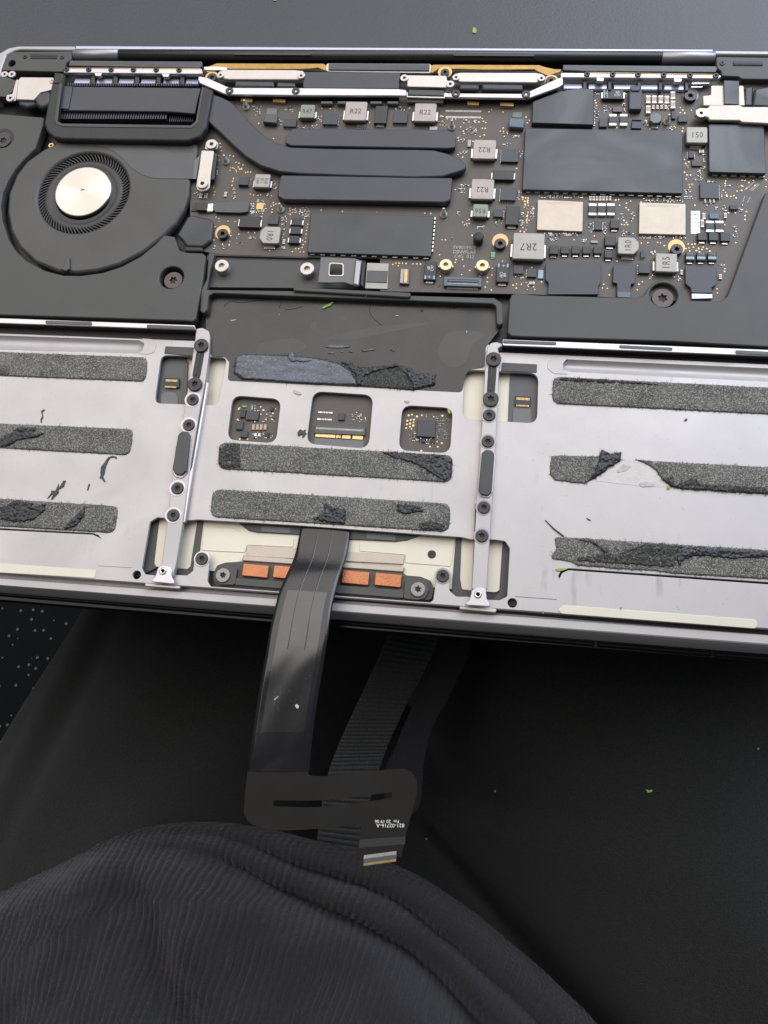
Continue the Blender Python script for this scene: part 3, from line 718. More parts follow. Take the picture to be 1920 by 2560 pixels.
act = poly('actuator', c('N', 202, 335, 225, 290, 270, 275, 330, 272, 360, 268, 1240, 330, 1255, 345, 1335, 352, 1390, 375, 1408, 420, 1395, 478, 1300, 486, 220, 406, 205, 380), -5.0, 1.5, 'black_plastic', tp, r=1.2)
poly('actuator_rail', c('N', 325, 360, 1245, 426, 1240, 470, 322, 398), -4.0, 1.5, 'fan_black', tp, r=.2)
poly('actuator_end', c('N', 206, 340, 230, 305, 270, 296, 335, 300, 322, 398, 240, 396, 210, 375), -3.8, 1.6, 'fan_black', tp, r=1.0)
poly('actuator_end', c('N', 1252, 362, 1330, 368, 1370, 385, 1382, 425, 1360, 470, 1320, 480, 1240, 472), -3.8, 1.6, 'fan_black', tp, r=1.0)
screw('N', 255, 345, -3.3, 2.25, 'screw_grey', tp, .6); screw('N', 1320, 422, -3.3, 2.25, 'screw_grey', tp, .6)
for u0, v0, u1, v1 in ((362, 284, 504, 352), (530, 294, 672, 362), (905, 320, 1054, 392), (1085, 334, 1230, 404)):
    x0, y0, x1, y1 = ext('N', u0, v0, u1, v1, -3.7)
    poly('copper_coil', [Vector(q) for q in ((x0, y0), (x1, y0 - .15), (x1, y1 - .15), (x0, y1))], -3.7, 2.0, 'copper', tp, r=.5, bev=.18, raw=True)
q = P(*c('N', 1396, 231)[0], -5.65)
link('hole_plug', bm_mesh(lathe([(1.3, -6.2), (1.3, -5.6), (1.1, -5.6)], 24, q.x, q.y)), 'deep_black', tp)
screw('N', 140, 255, Z_PLATE + .7, 1.95, 'black_screw', case, .7); washer('screw_seat', 'N', 140, 255, Z_PLATE + .2, 2.05, 2.5, 'alu_bright', case)
screw('N', 1456, 348, Z_PLATE + .7, 1.95, 'black_screw', case, .7); washer('screw_seat', 'N', 1456, 348, Z_PLATE + .2, 2.05, 2.5, 'alu_edge', case)
# side window connectors
for k, cable, body, pins, dk in (('I', (1190, 620, 1215, 588, 1300, 596, 1318, 640, 1316, 700, 1190, 700), (1216, 486, 1330, 490, 1326, 560, 1212, 552), (1228, 494, 1316, 514), (1180, 320, 1380, 330, 1365, 720, 1140, 700)),
                              ('L', (304, 430, 320, 415, 396, 420, 405, 470, 402, 520, 298, 510), (316, 360, 398, 364, 396, 414, 313, 408), (322, 366, 392, 382), (288, 235, 445, 245, 440, 520, 276, 510))):
    bd = poly('side_board', c(k, *dk), -5.3, .5, 'tape_grey', tp, r=.2)
    poly('ribbon', c(k, *cable), -5.0, .35, 'tape_light', tp, r=.3)
    poly('connector', c(k, *body), -4.5, .8, 'ic_dark', tp, r=.1)
    bm = bmesh.new()
    x0, y0, x1, y1 = ext(k, *pins, -4.4)
    for i in range(10):
        t = x0 + (x1 - x0) * (i + .2) / 10; w = (x1 - x0) / 10 * .5
        add_box(bm, t, y0 - .1, -4.6, t + w, y1 - .3, -4.38)
        add_box(bm, t, y0 - 2.3, -4.9, t + w, y0 - 1.75, -4.42)
    pn = link('pins', bm_mesh(bm), 'gold', tp)
poly('brown_strip', c('I', 1372, 380, 1392, 360, 1380, 720, 1335, 720), -5.1, .6, 'bronze_screw', tp, r=.1)

# window boards
def tiny(name, items, parent, m_):
    """many tiny solid pieces joined: items are (x0, y0, x1, y1, z1, h, matindex)"""
    bm = bmesh.new()
    for x0, y0, x1, y1, z1, h, mi in items: add_box(bm, x0, y0, z1 - h, x1, y1, z1, min(.04, h * .3), mi)
    o = link(name, bm_mesh(bm), m_, parent); o['kind'] = 'stuff'
    return o
def dots(name, pts, z, r, parent, m_='gold'):
    bm = bmesh.new()
    for (x, y) in pts:
        q = P(x, y, z); rr = r * random.uniform(.8, 1.15)
        top = [bm.verts.new((q.x + rr * .8 * math.cos(k * math.pi / 4), q.y + rr * .8 * math.sin(k * math.pi / 4), z + .05)) for k in range(8)]
        bot = [bm.verts.new((q.x + rr * math.cos(k * math.pi / 4), q.y + rr * math.sin(k * math.pi / 4), z - .02)) for k in range(8)]
        bm.faces.new(top)
        for k in range(8): bm.faces.new((bot[k], bot[(k + 1) % 8], top[(k + 1) % 8], top[k]))
    o = link(name, bm_mesh(bm), m_, parent); o['kind'] = 'stuff'
    return o
def cluster(k, u0, v0, u1, v1, n, z, out, size=(.55, .3), aligned=True):
    for _ in range(n):
        u = random.uniform(u0, u1); v = random.uniform(v0, v1)
        if aligned:
            u = u0 + round((u - u0) / 9) * 9; v = v0 + round((v - v0) / 11) * 11
        q = P(*c(k, u, v)[0], z)
        w, h = size if random.random() < .5 else size[::-1]
        s = random.uniform(.6, 1.05); w *= s; h *= s
        mi = random.choices((0, 1, 2), (6, 2, 1))[0]
        out.append((q.x - w / 2, q.y - h / 2, q.x + w / 2, q.y + h / 2, z + .28 * s, .3 * s, mi))
TINY = ['solder', 'cap_tan', 'ic_dark']
ZB = -5.0
wb = [poly('trackpad_board', [(p[0] + (p[0] - mx_) * .12, p[1] + (p[1] - my_) * .12) for p in w], ZB, .6, 'pcb', tp, r=1.0)
      for w in (W1, W2, W3) for mx_, my_ in [(sum(p[0] for p in w) / len(w), sum(p[1] for p in w) / len(w))]]
for u0, v0, u1, v1, m_, h in ((280, 212, 358, 268, 'ic', .7), (222, 275, 262, 326, 'ic', .8), (248, 335, 290, 373, 'ic', .8), (248, 205, 278, 252, 'ic_dark', .7), (398, 345, 420, 372, 'ic_dark', .5), (430, 190, 448, 212, 'ic_dark', .5), (256, 178, 284, 192, 'green_led', .4), (330, 348, 345, 368, 'solder', .4), (353, 348, 368, 368, 'solder', .4)):
    box('chip', 'K', u0, v0, u1, v1, ZB + h, h, m_, tp)
for u in (316, 340, 363, 387):
    box('capacitor', 'K', u, 294, u + 18, 328, ZB + .6, .6, 'cap_tan', tp)
box('chip', 'K', 845, 226, 882, 268, ZB + .7, .7, 'ic', tp)
box('chip', 'K', 975, 228, 986, 248, ZB + .4, .4, 'cap_tan', tp)
cn = poly('connector', c('K', 704, 292, 1008, 308, 1006, 362, 694, 348), ZB + .9, .9, 'tape_grey', tp, r=.2)
poly('ribbon', c('K', 700, 375, 1000, 392, 996, 450, 690, 430), ZB + .2, .2, 'tape_light', tp, r=.1)
for a, b_ in ((0, .42), (.44, .49), (.50, .53), (.56, .74), (.78, 1)):
    l = c('K', 705, 350, 995, 366, 992, 388, 703, 370)
    f_ = lambda t, i, j: (l[i][0] + (l[j][0] - l[i][0]) * t, l[i][1] + (l[j][1] - l[i][1]) * t)
    poly('gold_finger', [f_(a, 0, 1), f_(b_, 0, 1), f_(b_, 3, 2), f_(a, 3, 2)], ZB + .45, .3, 'gold', tp, bev=.03)
it = []
for i in range(46):
    q = P(*c('K', 710 + i * 6.3, 322 + i * .33)[0], ZB + .95); it.append((q.x - .07, q.y - .1, q.x + .07, q.y + .6, ZB + .98, .12, 0))
for a, b_ in ((730, 222), (725, 264)):
    for i in range(8):
        q = P(*c('K', a + i * 10, b_ + i * .5)[0], ZB); e = .5 if i in (0, 7) else .18
        it.append((q.x - e, q.y - .3, q.x + e, q.y + .3, ZB + .2, .25, 0))
cluster('K', 300, 180, 460, 285, 46, ZB, it); cluster('K', 325, 345, 440, 385, 22, ZB, it); cluster('K', 235, 195, 250, 290, 8, ZB, it)
cluster('K', 920, 225, 1010, 280, 26, ZB, it)
cluster('K', 1440, 250, 1510, 400, 70, ZB, it, (.3, .2)); cluster('K', 1280, 330, 1320, 400, 18, ZB, it, (.35, .25)); cluster('K', 1320, 380, 1450, 410, 18, ZB, it); cluster('K', 1380, 240, 1450, 260, 8, ZB, it)
tiny('tiny_components', it, tp, TINY)
box('chip', 'K', 1325, 268, 1436, 370, ZB + .9, .9, 'ic', tp)
box('chip', 'K', 1352, 380, 1375, 405, ZB + .5, .5, 'ic_dark', tp); box('chip', 'K', 1408, 384, 1432, 408, ZB + .5, .5, 'ic_dark', tp)
dots('gold_points', c('K', 1272, 240, 1293, 236, 1323, 247, 1353, 240, 1264, 273, 1285, 268, 1305, 266, 1262, 295, 1281, 290, 1303, 283, 1258, 318, 1280, 310, 1301, 302, 1290, 322, 1478, 242, 1475, 410, 1450, 432, 1403, 431, 1350, 456, 238, 200, 229, 265, 437, 265, 444, 228, 242, 385, 290, 385, 386, 208, 400, 266), ZB, .42, tp)

# ---- black covers: loudspeaker enclosures
spk_hole = P(*c('E', 1270, 1166)[0], -1.6)
spL = poly('speaker_enclosure', c('E', -300, -60, 322, -20, 318, 40, 258, 212, 175, 295, 110, 370, 60, 450, 20, 540, 6, 640, 15, 740, 60, 880, 110, 960, 190, 1040, 330, 1115, 470, 1150, 600, 1152, 760, 1130, 900, 1085, 1040, 1010, 1150, 920, 1215, 852, 1290, 862, 1305, 900, 1325, 962, 1375, 980, 1500, 985, 1524, 1005, 1500, 1200, 1452, 1470, 1432, 1492, 1350, 1486, -300, 1435),
           -1.6, 3.6, 'black_plastic', laptop, r=.8, holes=[circ(spk_hole.x, spk_hole.y, 4.3, 36)], bev=.4)
q0 = P(*c('E', 20, 140)[0], -1.6)
screw('E', 1282, 1186, -2.4, 3.3, 'bronze_screw', spL, .9)
washer('hole_ring', 'E', 20, 135, -1.5, 3.0, 4.4, 'deep_black', spL, .35); screw('E', 22, 150, -1.2, 3.0, 'black_screw', spL, .6)
hR = P(*c('H', 962, 850)[0], -1.6)
spR = poly('speaker_enclosure', c('H', -70, 880, -55, 845, -20, 835, 120, 850, 780, 868, 830, 850, 855, 800, 900, 760, 965, 745, 1040, 760, 1080, 800, 1095, 860, 1130, 885, 1340, 890, 1385, 860, 1420, 770, 1640, 165, 1900, 150, 1900, 1210, 1000, 1160, 20, 1130, -55, 1125, -85, 1100),
           -1.6, 3.6, 'black_plastic', laptop, r=1.0, holes=[circ(hR.x, hR.y, 4.4, 36)], bev=.4)
screw('H', 955, 870, -2.6, 3.5, 'bronze_screw', spR, .9)
poly('lip', c('E', 1545, 980, 1590, 990, 1560, 1100, 1535, 1240, 1500, 1410, 1480, 1415, 1490, 1260, 1530, 1180), -2.2, 2.5, 'black_plastic', spL, r=.4, bev=.3)

# ---- fan
ZF = -1.9
fc = P(*c('E', 613, 534)[0], ZF); hubc = P(*c('E', 612, 525)[0], ZF)
fan = poly('fan', c('E', 1408, 440, 1400, 560, 1360, 670, 1300, 770, 1210, 862, 1050, 985, 880, 1070, 720, 1115, 570, 1132, 430, 1120, 260, 1052, 140, 940, 78, 820, 52, 680, 62, 540, 120, 400, 200, 300, 320, 215, 400, 178, 430, 120, 1455, 130, 1462, 250, 1420, 300), ZF, 3.2, 'fan_black', laptop, r=1.5, holes=[circ(fc.x, fc.y, 17.0, 72)], bev=1.0)
link('impeller_dish', bm_mesh(lathe([(15.2, ZF - 1.9), (14.6, ZF - .9), (13.4, ZF - .6), (12.4, ZF - 1.0), (11.4, ZF - 1.5), (10.6, ZF - 1.2)], 72, fc.x - .1, fc.y - .3, cap=False)), 'case_black', fan, smooth=True)
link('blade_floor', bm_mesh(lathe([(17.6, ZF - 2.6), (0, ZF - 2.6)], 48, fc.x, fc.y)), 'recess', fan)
bl = bmesh.new()
prof = [(14.2, 0), (15.1, .55), (16.0, 1.25), (16.9, 2.1)]
vv = []
for r_, s in prof:
    a = s / r_
    d = Vector((math.cos(a), math.sin(a))); t = Vector((-d.y, d.x)) * .17
    for sg in (-1, 1):
        for z in (-2.3, -.75): vv.append(bl.verts.new((d.x * r_ + sg * t.x, d.y * r_ + sg * t.y, z)))
for i in range(3):
    o = i * 4
    for a, b_ in ((0, 1), (1, 3), (3, 2), (2, 0)): bl.faces.new((vv[o + a], vv[o + b_], vv[o + 4 + b_], vv[o + 4 + a]))
bmesh.ops.recalc_face_normals(bl, faces=bl.faces)
blm = bm_mesh(bl); blm.transform(Matrix.Scale(S, 4)); blm.materials.append(M['fan_black']); blm.name = 'blade'
for i in range(76):
    o = bpy.data.objects.new('blade', blm); COL.objects.link(o); o.parent = fan
    o.location = Vector((fc.x, fc.y, ZF)) * S - WORLD[fan.name]; o.rotation_euler[2] = -2 * math.pi * i / 76
mt = bpy.data.materials.new('hub_metal'); mt.use_nodes = True; M['hub_metal'] = mt
b = mt.node_tree.nodes['Principled BSDF']; b.inputs['Base Color'].default_value = (.54, .50, .46, 1); b.inputs['Metallic'].default_value = 1
b.inputs['Roughness'].default_value = .30; b.inputs['Anisotropic'].default_value = .9; b.inputs['Anisotropic Rotation'].default_value = .25
tn = mt.node_tree.nodes.new('ShaderNodeTangent'); tn.direction_type = 'RADIAL'; tn.axis = 'Z'
mt.node_tree.links.new(tn.outputs[0], b.inputs['Tangent'])
link('hub', bm_mesh(lathe([(10.5, ZF - 1.6), (10.5, ZF - .25), (10.3, ZF - .08), (10.0, ZF), (.85, ZF), (.6, ZF - .3), (0, ZF - .3)], 96, hubc.x, hubc.y)), 'hub_metal', fan)
poly('cable_sheet', c('E', 470, 150, 790, 206, 850, 235, 910, 285, 980, 360, 1050, 405, 1110, 426, 1180, 433, 1452, 436, 1456, 246, 1275, 241, 1190, 215, 1130, 172, 1110, 140), ZF + .14, .2, 'tape_grey', fan, r=.8, bev=.05)
poly('guide_fin', c('E', 490, 1010, 512, 1012, 515, 1100, 485, 1120, 450, 1102, 470, 1080), ZF + .9, 1.6, 'fan_black', fan, r=.3, bev=.25)
br = poly('clamp', c('E', 1492, 225, 1585, 228, 1560, 400, 1552, 500, 1530, 520, 1490, 528, 1462, 515, 1452, 490, 1478, 330), -.7, .5, 'silver', fan, r=.6)
poly('clamp_tab', c('E', 1525, 165, 1545, 145, 1590, 143, 1616, 170, 1610, 215, 1515, 218), -1.2, .5, 'silver', fan, r=.8)
poly('connector', c('E', 1575, 240, 1608, 245, 1585, 440, 1555, 440), -1.3, 1.6, 'ic_dark', fan, r=.3)
poly('adhesive_tape', c('E', 1440, 300, 1480, 260, 1455, 436, 1430, 436), ZF + .3, .12, 'tape_light', fan, bev=.03)
screw('E', 1565, 176, -.3, 2.0, 'silver', fan, .9); screw('E', 1497, 468, .1, 2.0, 'silver', fan, .9)
screw('E', 378, 186, -2.6, 1.1, 'gold', case, .5)

# ---- exhaust gasket, fins and heat pipe
gas = poly('exhaust_gasket', c('A', 352, 262, 320, 400, 285, 590, 300, 640, 345, 680, 400, 692, 800, 700, 1215, 705, 1290, 680, 1335, 620, 1380, 375, 1325, 350, 1308, 360, 1272, 575, 1240, 608, 800, 604, 400, 598, 368, 585, 366, 560, 420, 265), .7, 2.8, 'rubber', laptop, r=1.4, bev=.7)
poly('inner_lip', c('A', 388, 300, 352, 560, 362, 596, 400, 612, 800, 618, 1245, 622, 1282, 588, 1320, 356, 1308, 352, 1268, 575, 1238, 604, 400, 592, 372, 575, 404, 300), .9, .5, 'black_plastic', gas, r=.8, bev=.15)
hs = poly('heat_sink', c('A', 472, 352, 1298, 362, 1262, 530, 1100, 516, 392, 508, 446, 490), -.9, 1.4, 'heat_black', laptop, r=.3, bev=.3)
poly('sink_tab', c('A', 400, 350, 470, 352, 443, 498, 386, 495), -.5, 1.0, 'heat_black', hs, r=.2)
poly('sink_floor', c('A', 360, 290, 1320, 300, 1270, 600, 350, 600), -4.6, 1.0, 'deep_black', hs, r=.2)
it = []
def fins(k, u0, v0, u1, v1, n, z, h, fill=.45):
    a = P(*c(k, u0, v0)[0], z); b_ = P(*c(k, u1, v0)[0], z); d = P(*c(k, u0, v1)[0], z)
    for i in range(n):
        x = a.x + (b_.x - a.x) * i / n; y = a.y + (b_.y - a.y) * i / n
        it.append((x, y - abs(a.y - d.y), x + (b_.x - a.x) / n * fill, y, z, h, 0))
fins('A', 388, 515, 1092, 562, 44, -2.0, 2.2, .6); fins('A', 1102, 540, 1262, 580, 12, -2.9, 1.5, .5)
fins('A', 440, 330, 1250, 349, 52, -1.8, 2.5, .5)
o = tiny('fins', it, hs, ['heat_black'])
pipe = poly('heat_pipe', c('B', 100, 390, 190, 420, 255, 452, 330, 530, 400, 608, 470, 670, 545, 715, 640, 745, 900, 754, 1450, 760, 1570, 764) + c('X', 1118, 383, 1150, 396, 1164, 408, 1166, 418, 1158, 426, 1108, 441) + c('B', 1450, 942, 1000, 930, 700, 918, 570, 905, 450, 868, 350, 808, 260, 728, 180, 650, 110, 585, 60, 560), -.6, 2.4, 'heat_black', laptop, r=2.5, bev=.5)
poly('spreader', c('X', 730, 321, 1118, 324, 1139, 335, 1139, 369, 1120, 371, 728, 364, 712, 357, 714, 342), -1.2, 1.9, 'heat_black', pipe, r=1.0, bev=.35)
poly('spreader', c('X', 702, 437, 1130, 444, 1131, 450, 1126, 500, 1112, 506, 710, 499, 693, 490, 694, 470), -.9, 2.4, 'heat_black', pipe, r=1.0, bev=.45)

# ---- hinge side: corner covers, vent bars, barrel
for k, pts, hole, slot_, scr in (('A', (-40, 300, -10, 230, 30, 170, 75, 128, 470, 124, 458, 182, 430, 200, 405, 258, 0, 248), (75, 203), (195, 142, 368, 160), ((400, 160), (160, 158))),
                                 ('D', (1275, 182, 1760, 190, 1760, 352, 1470, 348, 1440, 330, 1318, 325, 1312, 290, 1280, 262), None, (1402, 212, 1622, 236), ((1322, 228),))):
    z = -1.3
    hl = [circ(P(*c(k, *hole)[0], z).x, P(*c(k, *hole)[0], z).y, 1.5)] if hole else []
    cc = poly('corner_cover', c(k, *pts), z, 3.2, 'black_plastic', case, r=.8, holes=hl, bev=.3)
    u0, v0, u1, v1 = slot_
    poly('cover_slot', c(k, u0, v0, u1, v0 + 4, u1, v1 + 2, u0, v1), z + .3, .5, 'deep_black', cc, r=.3)
    poly('cover_slot', c(k, u0, v1 + 2, u1, v1 + 4, u1, v1 + 7, u0, v1 + 5), z + .35, .5, 'tape_light', cc, r=.1, bev=.05)
    for s in scr: screw(k, s[0], s[1], z + .3, .9, 'black_screw', cc, .5)
hinge = poly('hinge', c('X', 165, 120, 1800, 131, 1800, 175, 165, 165), -5.5, 1.0, 'deep_black', laptop, bev=.1)
def barrel(name, x0, x1, m_, r=2.2, z=-3.0, parent=None):
    ya = lambda x: 138.5 + (146 - 138.5) * (x - 187) / (1785 - 187)
    a, b_ = P(x0, ya(x0), z), P(x1, ya(x1), z)
    bm = lathe([(r * .9, 0), (r, .15), (r, (b_ - a).length - .15), (r * .9, (b_ - a).length)], 40)
    me = bm_mesh(bm); me.transform(Matrix.Translation(a) @ (b_ - a).to_track_quat('Z', 'Y').to_matrix().to_4x4())
    return link(name, me, m_, parent, smooth=True)
barrel('hinge_barrel', 300.5, 1652.5, 'barrel', 2.2, parent=hinge); barrel('hinge_sleeve', 187, 300, 'alu_edge', 2.25, parent=hinge); barrel('hinge_sleeve', 1653, 1785, 'alu_edge', 2.25, parent=hinge)
for k, u0, u1, v in (('B', 272, 770, 141), ('C', 596, 1300, 200)):
    x0, y0, x1, y1 = ext(k, u0, v - 6, u1, v + 10, -.95)
    poly('barrel_panel', [Vector(q) for q in ((x0, y0), (x1, y0), (x1, y1), (x0, y1))], -.80, .5, 'barrel', hinge, r=.8, bev=.1, raw=True)
for k, strip, bar, scr, tabs, wins in (
    ('A', (452, 184, 1308, 190, 1310, 222, 1290, 232, 445, 218), (412, 234, 1306, 236, 1312, 268, 1285, 272, 412, 262), ((428, 238), (572, 240), (717, 241), (862, 241), (1010, 241), (1158, 243)), ((608, 260, 662, 262, 650, 286, 618, 284), (1045, 264, 1100, 266, 1088, 292, 1056, 290)),
     ((478, 298, 588, 336), (620, 300, 732, 338), (765, 300, 872, 338), (910, 302, 1012, 338), (1055, 302, 1165, 340), (1200, 302, 1290, 340))),
    ('D', (140, 242, 1270, 252, 1285, 272, 1270, 298, 300, 290, 140, 282), (124, 300, 300, 302, 1310, 318, 1312, 332, 1290, 345, 1000, 342, 160, 336, 124, 335), ((320, 308), (510, 309), (698, 311), (888, 314), (1083, 316), (1275, 320)), ((388, 335, 446, 338, 440, 364, 392, 362), (960, 342, 1024, 344, 1016, 370, 966, 368)),
     ((140, 376, 288, 424), (325, 380, 472, 426), (512, 384, 690, 428), (712, 384, 848, 430), (885, 388, 1042, 432)))):
    poly('vent_base', [(p[0], p[1]) for p in c(k, *((405, 240, 1320, 246, 1300, 372, 395, 350) if k == 'A' else (120, 300, 1310, 320, 1200, 440, 110, 440)))], -4.8, 1.0, 'deep_black', case, r=.5)
    poly('antenna_strip', c(k, *strip), -.9, 1.6, 'antenna', hinge, r=.3, bev=.2)
    vb = poly('vent_bar', c(k, *bar), -.5, 1.5, 'alu_bright', case, r=.4, bev=.25)
    for t in tabs: poly('tab', c(k, *t), -.6, 1.2, 'alu_bright', vb, r=.4)
    t0 = 430 if k == 'A' else 320; t1 = 1300 if k == 'A' else 1270; va = (232, 236) if k == 'A' else (297, 312)
    poly('copper_line', c(k, t0, va[0] - 1, t1, va[1] - 1, t1, va[1] + 3, t0, va[0] + 3), -.35, .3, 'gold_pad', vb, bev=.05)
    for s in scr: screw(k, s[0], s[1], -.05, 1.05, 'black_screw', vb, .5)
    for u0, v0, u1, v1 in wins:
        x0, y0, x1, y1 = ext(k, u0, v0, u1, v1, -2.6)
        bm = bmesh.new(); vs = add_box(bm, x0, y0, -4.6, x1, y1, -2.6, .4)
        link('vent_louvre', bm_mesh(bm), 'alu_blue', case)
        poly('vent_rib', c(k, u1 + 2, v0 - 30, u1 + 30, v0 - 30, u1 + 26, v1 + 2, u1 + 4, v1 + 2), -1.6, 3.0, 'case_black', case, r=.3)

# silver spine bar in front of the hinge
bar_px = c('B', 42, 284, 100, 296, 225, 352, 250, 360, 680, 362, 1340, 368) + c('C', 192, 500, 196, 552) + c('B', 1340, 412, 700, 410, 230, 404, 205, 398, 50, 330, 38, 306)
wall_px = c('B', 42, 300, 225, 370, 1340, 385, 1340, 420, 220, 412, 45, 335)
spine = poly('spine_bar', bar_px, -.4, 1.0, 'alu_bright', case, r=.5, bev=.25)
spine2 = poly('spine_bar', c('C', 520, 520, 560, 528, 1200, 532, 1250, 515, 1500, 400, 1545, 385, 1548, 450, 1510, 478, 1265, 566, 1220, 572, 520, 562), -.4, 1.0, 'alu_bright', case, r=.5, bev=.25)
poly('spine_wall', wall_px, -1.45, 4.0, 'deep_black', case, r=.3)
poly('spine_wall', c('C', 520, 535, 1220, 550, 1500, 440, 1500, 480, 1250, 580, 520, 572), -1.45, 4.0, 'deep_black', case, r=.3)
for k, u, v in (('B', 242, 378), ('B', 672, 380)): screw(k, u, v, -.1, 1.5, 'black_screw', spine, .6)
for k, u, v in (('C', 620, 528), ('C', 1228, 535)): screw(k, u, v, -.1, 1.6, 'black_screw', spine2, .6)
for k, u, v in (('C', 170, 526), ('C', 550, 526)): screw(k, u, v, -.6, 1.2, 'black_screw', case, .6)
for k, u, v, r in (('B', 128, 292, 1.9), ('C', 527, 345, 1.6), ('C', 1445, 420, 2.0)):
    washer('screw_seat', k, u, v, -1.7, 1.5, 2.6, 'gold_pad', case); screw(k, u, v, -1.0, r, 'black_screw', case, .9)
# hinge flex and connectors
fxl = poly('hinge_flex', c('B', 80, 240, 110, 222, 160, 203, 850, 205, 885, 225, 880, 252, 860, 248, 820, 232, 700, 240, 240, 238, 220, 232, 100, 262), -2.2, .35, 'amber', hinge, r=.6, bev=.08)
fxr = poly('hinge_flex', c('C', 400, 288, 440, 282, 1340, 286, 1400, 305, 1480, 322, 1540, 322, 1520, 345, 1450, 365, 1420, 380, 1340, 345, 1300, 322, 860, 325, 640, 318, 470, 318, 405, 362), -2.2, .35, 'amber', hinge, r=.6, bev=.08)
poly('flex_stiffener', c('B', 75, 225, 150, 222, 226, 228, 228, 246, 150, 248, 80, 245), -1.9, .3, 'tin', hinge, r=.3)
for k, pts, sc in (('B', (168, 262, 190, 245, 240, 242, 660, 244, 720, 250, 735, 275, 725, 298, 690, 308, 240, 306, 185, 298, 168, 282), ((183, 277), (706, 281))),
                   ('C', (596, 375, 610, 358, 660, 348, 1310, 350, 1370, 362, 1398, 385, 1392, 412, 1360, 425, 1310, 437, 660, 430, 610, 415, 595, 395), ((622, 389), (1360, 396)))):
    cv = poly('connector_cover', c(k, *pts), -.9, 1.0, 'silver', case, r=.6, bev=.3)
    for s in sc: screw(k, s[0], s[1], -.3, 1.35, 'silver', cv, .7)
    kk = c(k, *pts)
cp = poly('connector_cover', c('C', 145, 378, 165, 368, 205, 372, 540, 376, 545, 415, 600, 440, 600, 462, 580, 478, 545, 480, 200, 472, 200, 425, 150, 408), -.9, .6, 'silver', case, r=.6, bev=.2)
screw('C', 175, 394, -.35, 1.5, 'silver', cp, .7); screw('C', 572, 447, -.35, 1.5, 'silver', cp, .7)
for k, pts in (('B', (275, 314, 530, 318, 530, 358, 275, 355)), ('B', (546, 322, 670, 326, 668, 360, 546, 358)), ('C', (650, 448, 822, 450, 820, 500, 650, 496)), ('C', (846, 444, 1202, 450, 1200, 505, 846, 500))):
    poly('hinge_ribbon', c(k, *pts), -1.3, 1.6, 'shield_black', hinge, r=.5, bev=.6)
poly('ribbon_tail', c('C', 206, 492, 522, 498, 520, 558, 204, 548), -.6, 1.6, 'shield_black', cp, r=.4, bev=.5)
poly('ribbon_clip', c('C', 194, 520, 206, 520, 206, 552, 516, 560, 518, 528, 528, 528, 526, 572, 196, 562), -.1, .5, 'silver', cp, bev=.08)
poly('ribbon_tail', c('C', 202, 566, 516, 574, 512, 612, 198, 604), -2.2, 1.2, 'tape_light', cp, r=.2)
poly('centre_panel', c('B', 722, 258, 1350, 260, 1340, 366, 720, 362), -1.1, 1.2, 'heat_black', case, r=.2, bev=.15)
poly('gasket_frame', c('B', 872, 208, 885, 203, 1540, 206, 1550, 214, 1546, 262, 1535, 266, 880, 256, 868, 246), -1.4, .7, 'silver', case, r=.2, bev=.1)
poly('gasket_strip', c('B', 886, 204, 1540, 207, 1538, 250, 884, 244), -1.0, .9, 'antenna', case, r=.2)
poly('cavity', c('B', 60, 240, 720, 244, 1400, 262, 1420, 420, 720, 375, 240, 375, 60, 300), -4.0, .6, 'case_black', case, r=.2)
poly('cavity', c('C', 130, 300, 1540, 345, 1500, 420, 1240, 540, 130, 530), -4.05, .6, 'case_black', case, r=.2)

for u0, u1 in ((835, 910), (942, 1010), (1156, 1230), (1266, 1336)):
    box('spine_pad', 'B', u0, 447, u1, 464, -2.0, 1.4, 'tape_light', case, b=.2)
# left port bracket and cable lobes
bl_ = poly('port_bracket', c('A', 135, 292, 345, 294, 350, 330, 345, 372, 262, 392, 218, 440, 105, 436, 108, 400, 118, 310), -.6, 1.2, 'silver', case, r=.4, bev=.2)
poly('bracket_tab', c('A', 104, 308, 120, 308, 102, 445, 60, 450, 38, 436, 44, 408, 80, 400), -.9, .5, 'silver', bl_, r=.4)
screw('A', 65, 426, -.4, 1.6, 'silver', bl_, .6); screw('A', 335, 315, -.3, 1.1, 'silver', bl_, .5)
screw('A', 28, 272, -.8, 1.4, 'silver', case, .8); screw('A', 75, 272, -.8, 1.5, 'silver', case, .8)
poly('cable_lobe', c('A', 222, 430, 250, 395, 330, 374, 330, 470, 260, 492, 225, 462), -.4, 2.6, 'shield_black', case, r=2, bev=1.0)
poly('cable_lobe', c('A', 112, 440, 220, 442, 246, 470, 170, 488, 120, 470), -1.4, 2, 'shield_black', case, r=1.2, bev=.8)
poly('port_block', c('A', -80, 290, 40, 290, 100, 312, 95, 370, 40, 420, -80, 410), -1.0, 3.5, 'black_plastic', case, r=1)
poly('foam_strip', c('A', 355, 264, 412, 268, 400, 332, 345, 330), 1.0, 2.6, 'rubber', gas, r=.3, bev=.3)

# ---- logic board
board = poly('logic_board', c('X', 470, 330, 520, 255, 1480, 195, 1960, 205, 1960, 620, 1850, 760, 1500, 742, 1330, 736, 950, 728, 950, 646, 769, 643, 545, 636, 508, 628, 506, 612, 530, 592, 535, 560, 500, 545, 476, 548), Z_PCB, .9, ['pcb'], laptop, r=.5, bev=.05)
poly('board_edge', c('F', 165, 744, 1000, 768, 1000, 778, 165, 754), Z_PCB - .15, .6, 'pcb_edge', board, bev=.05)

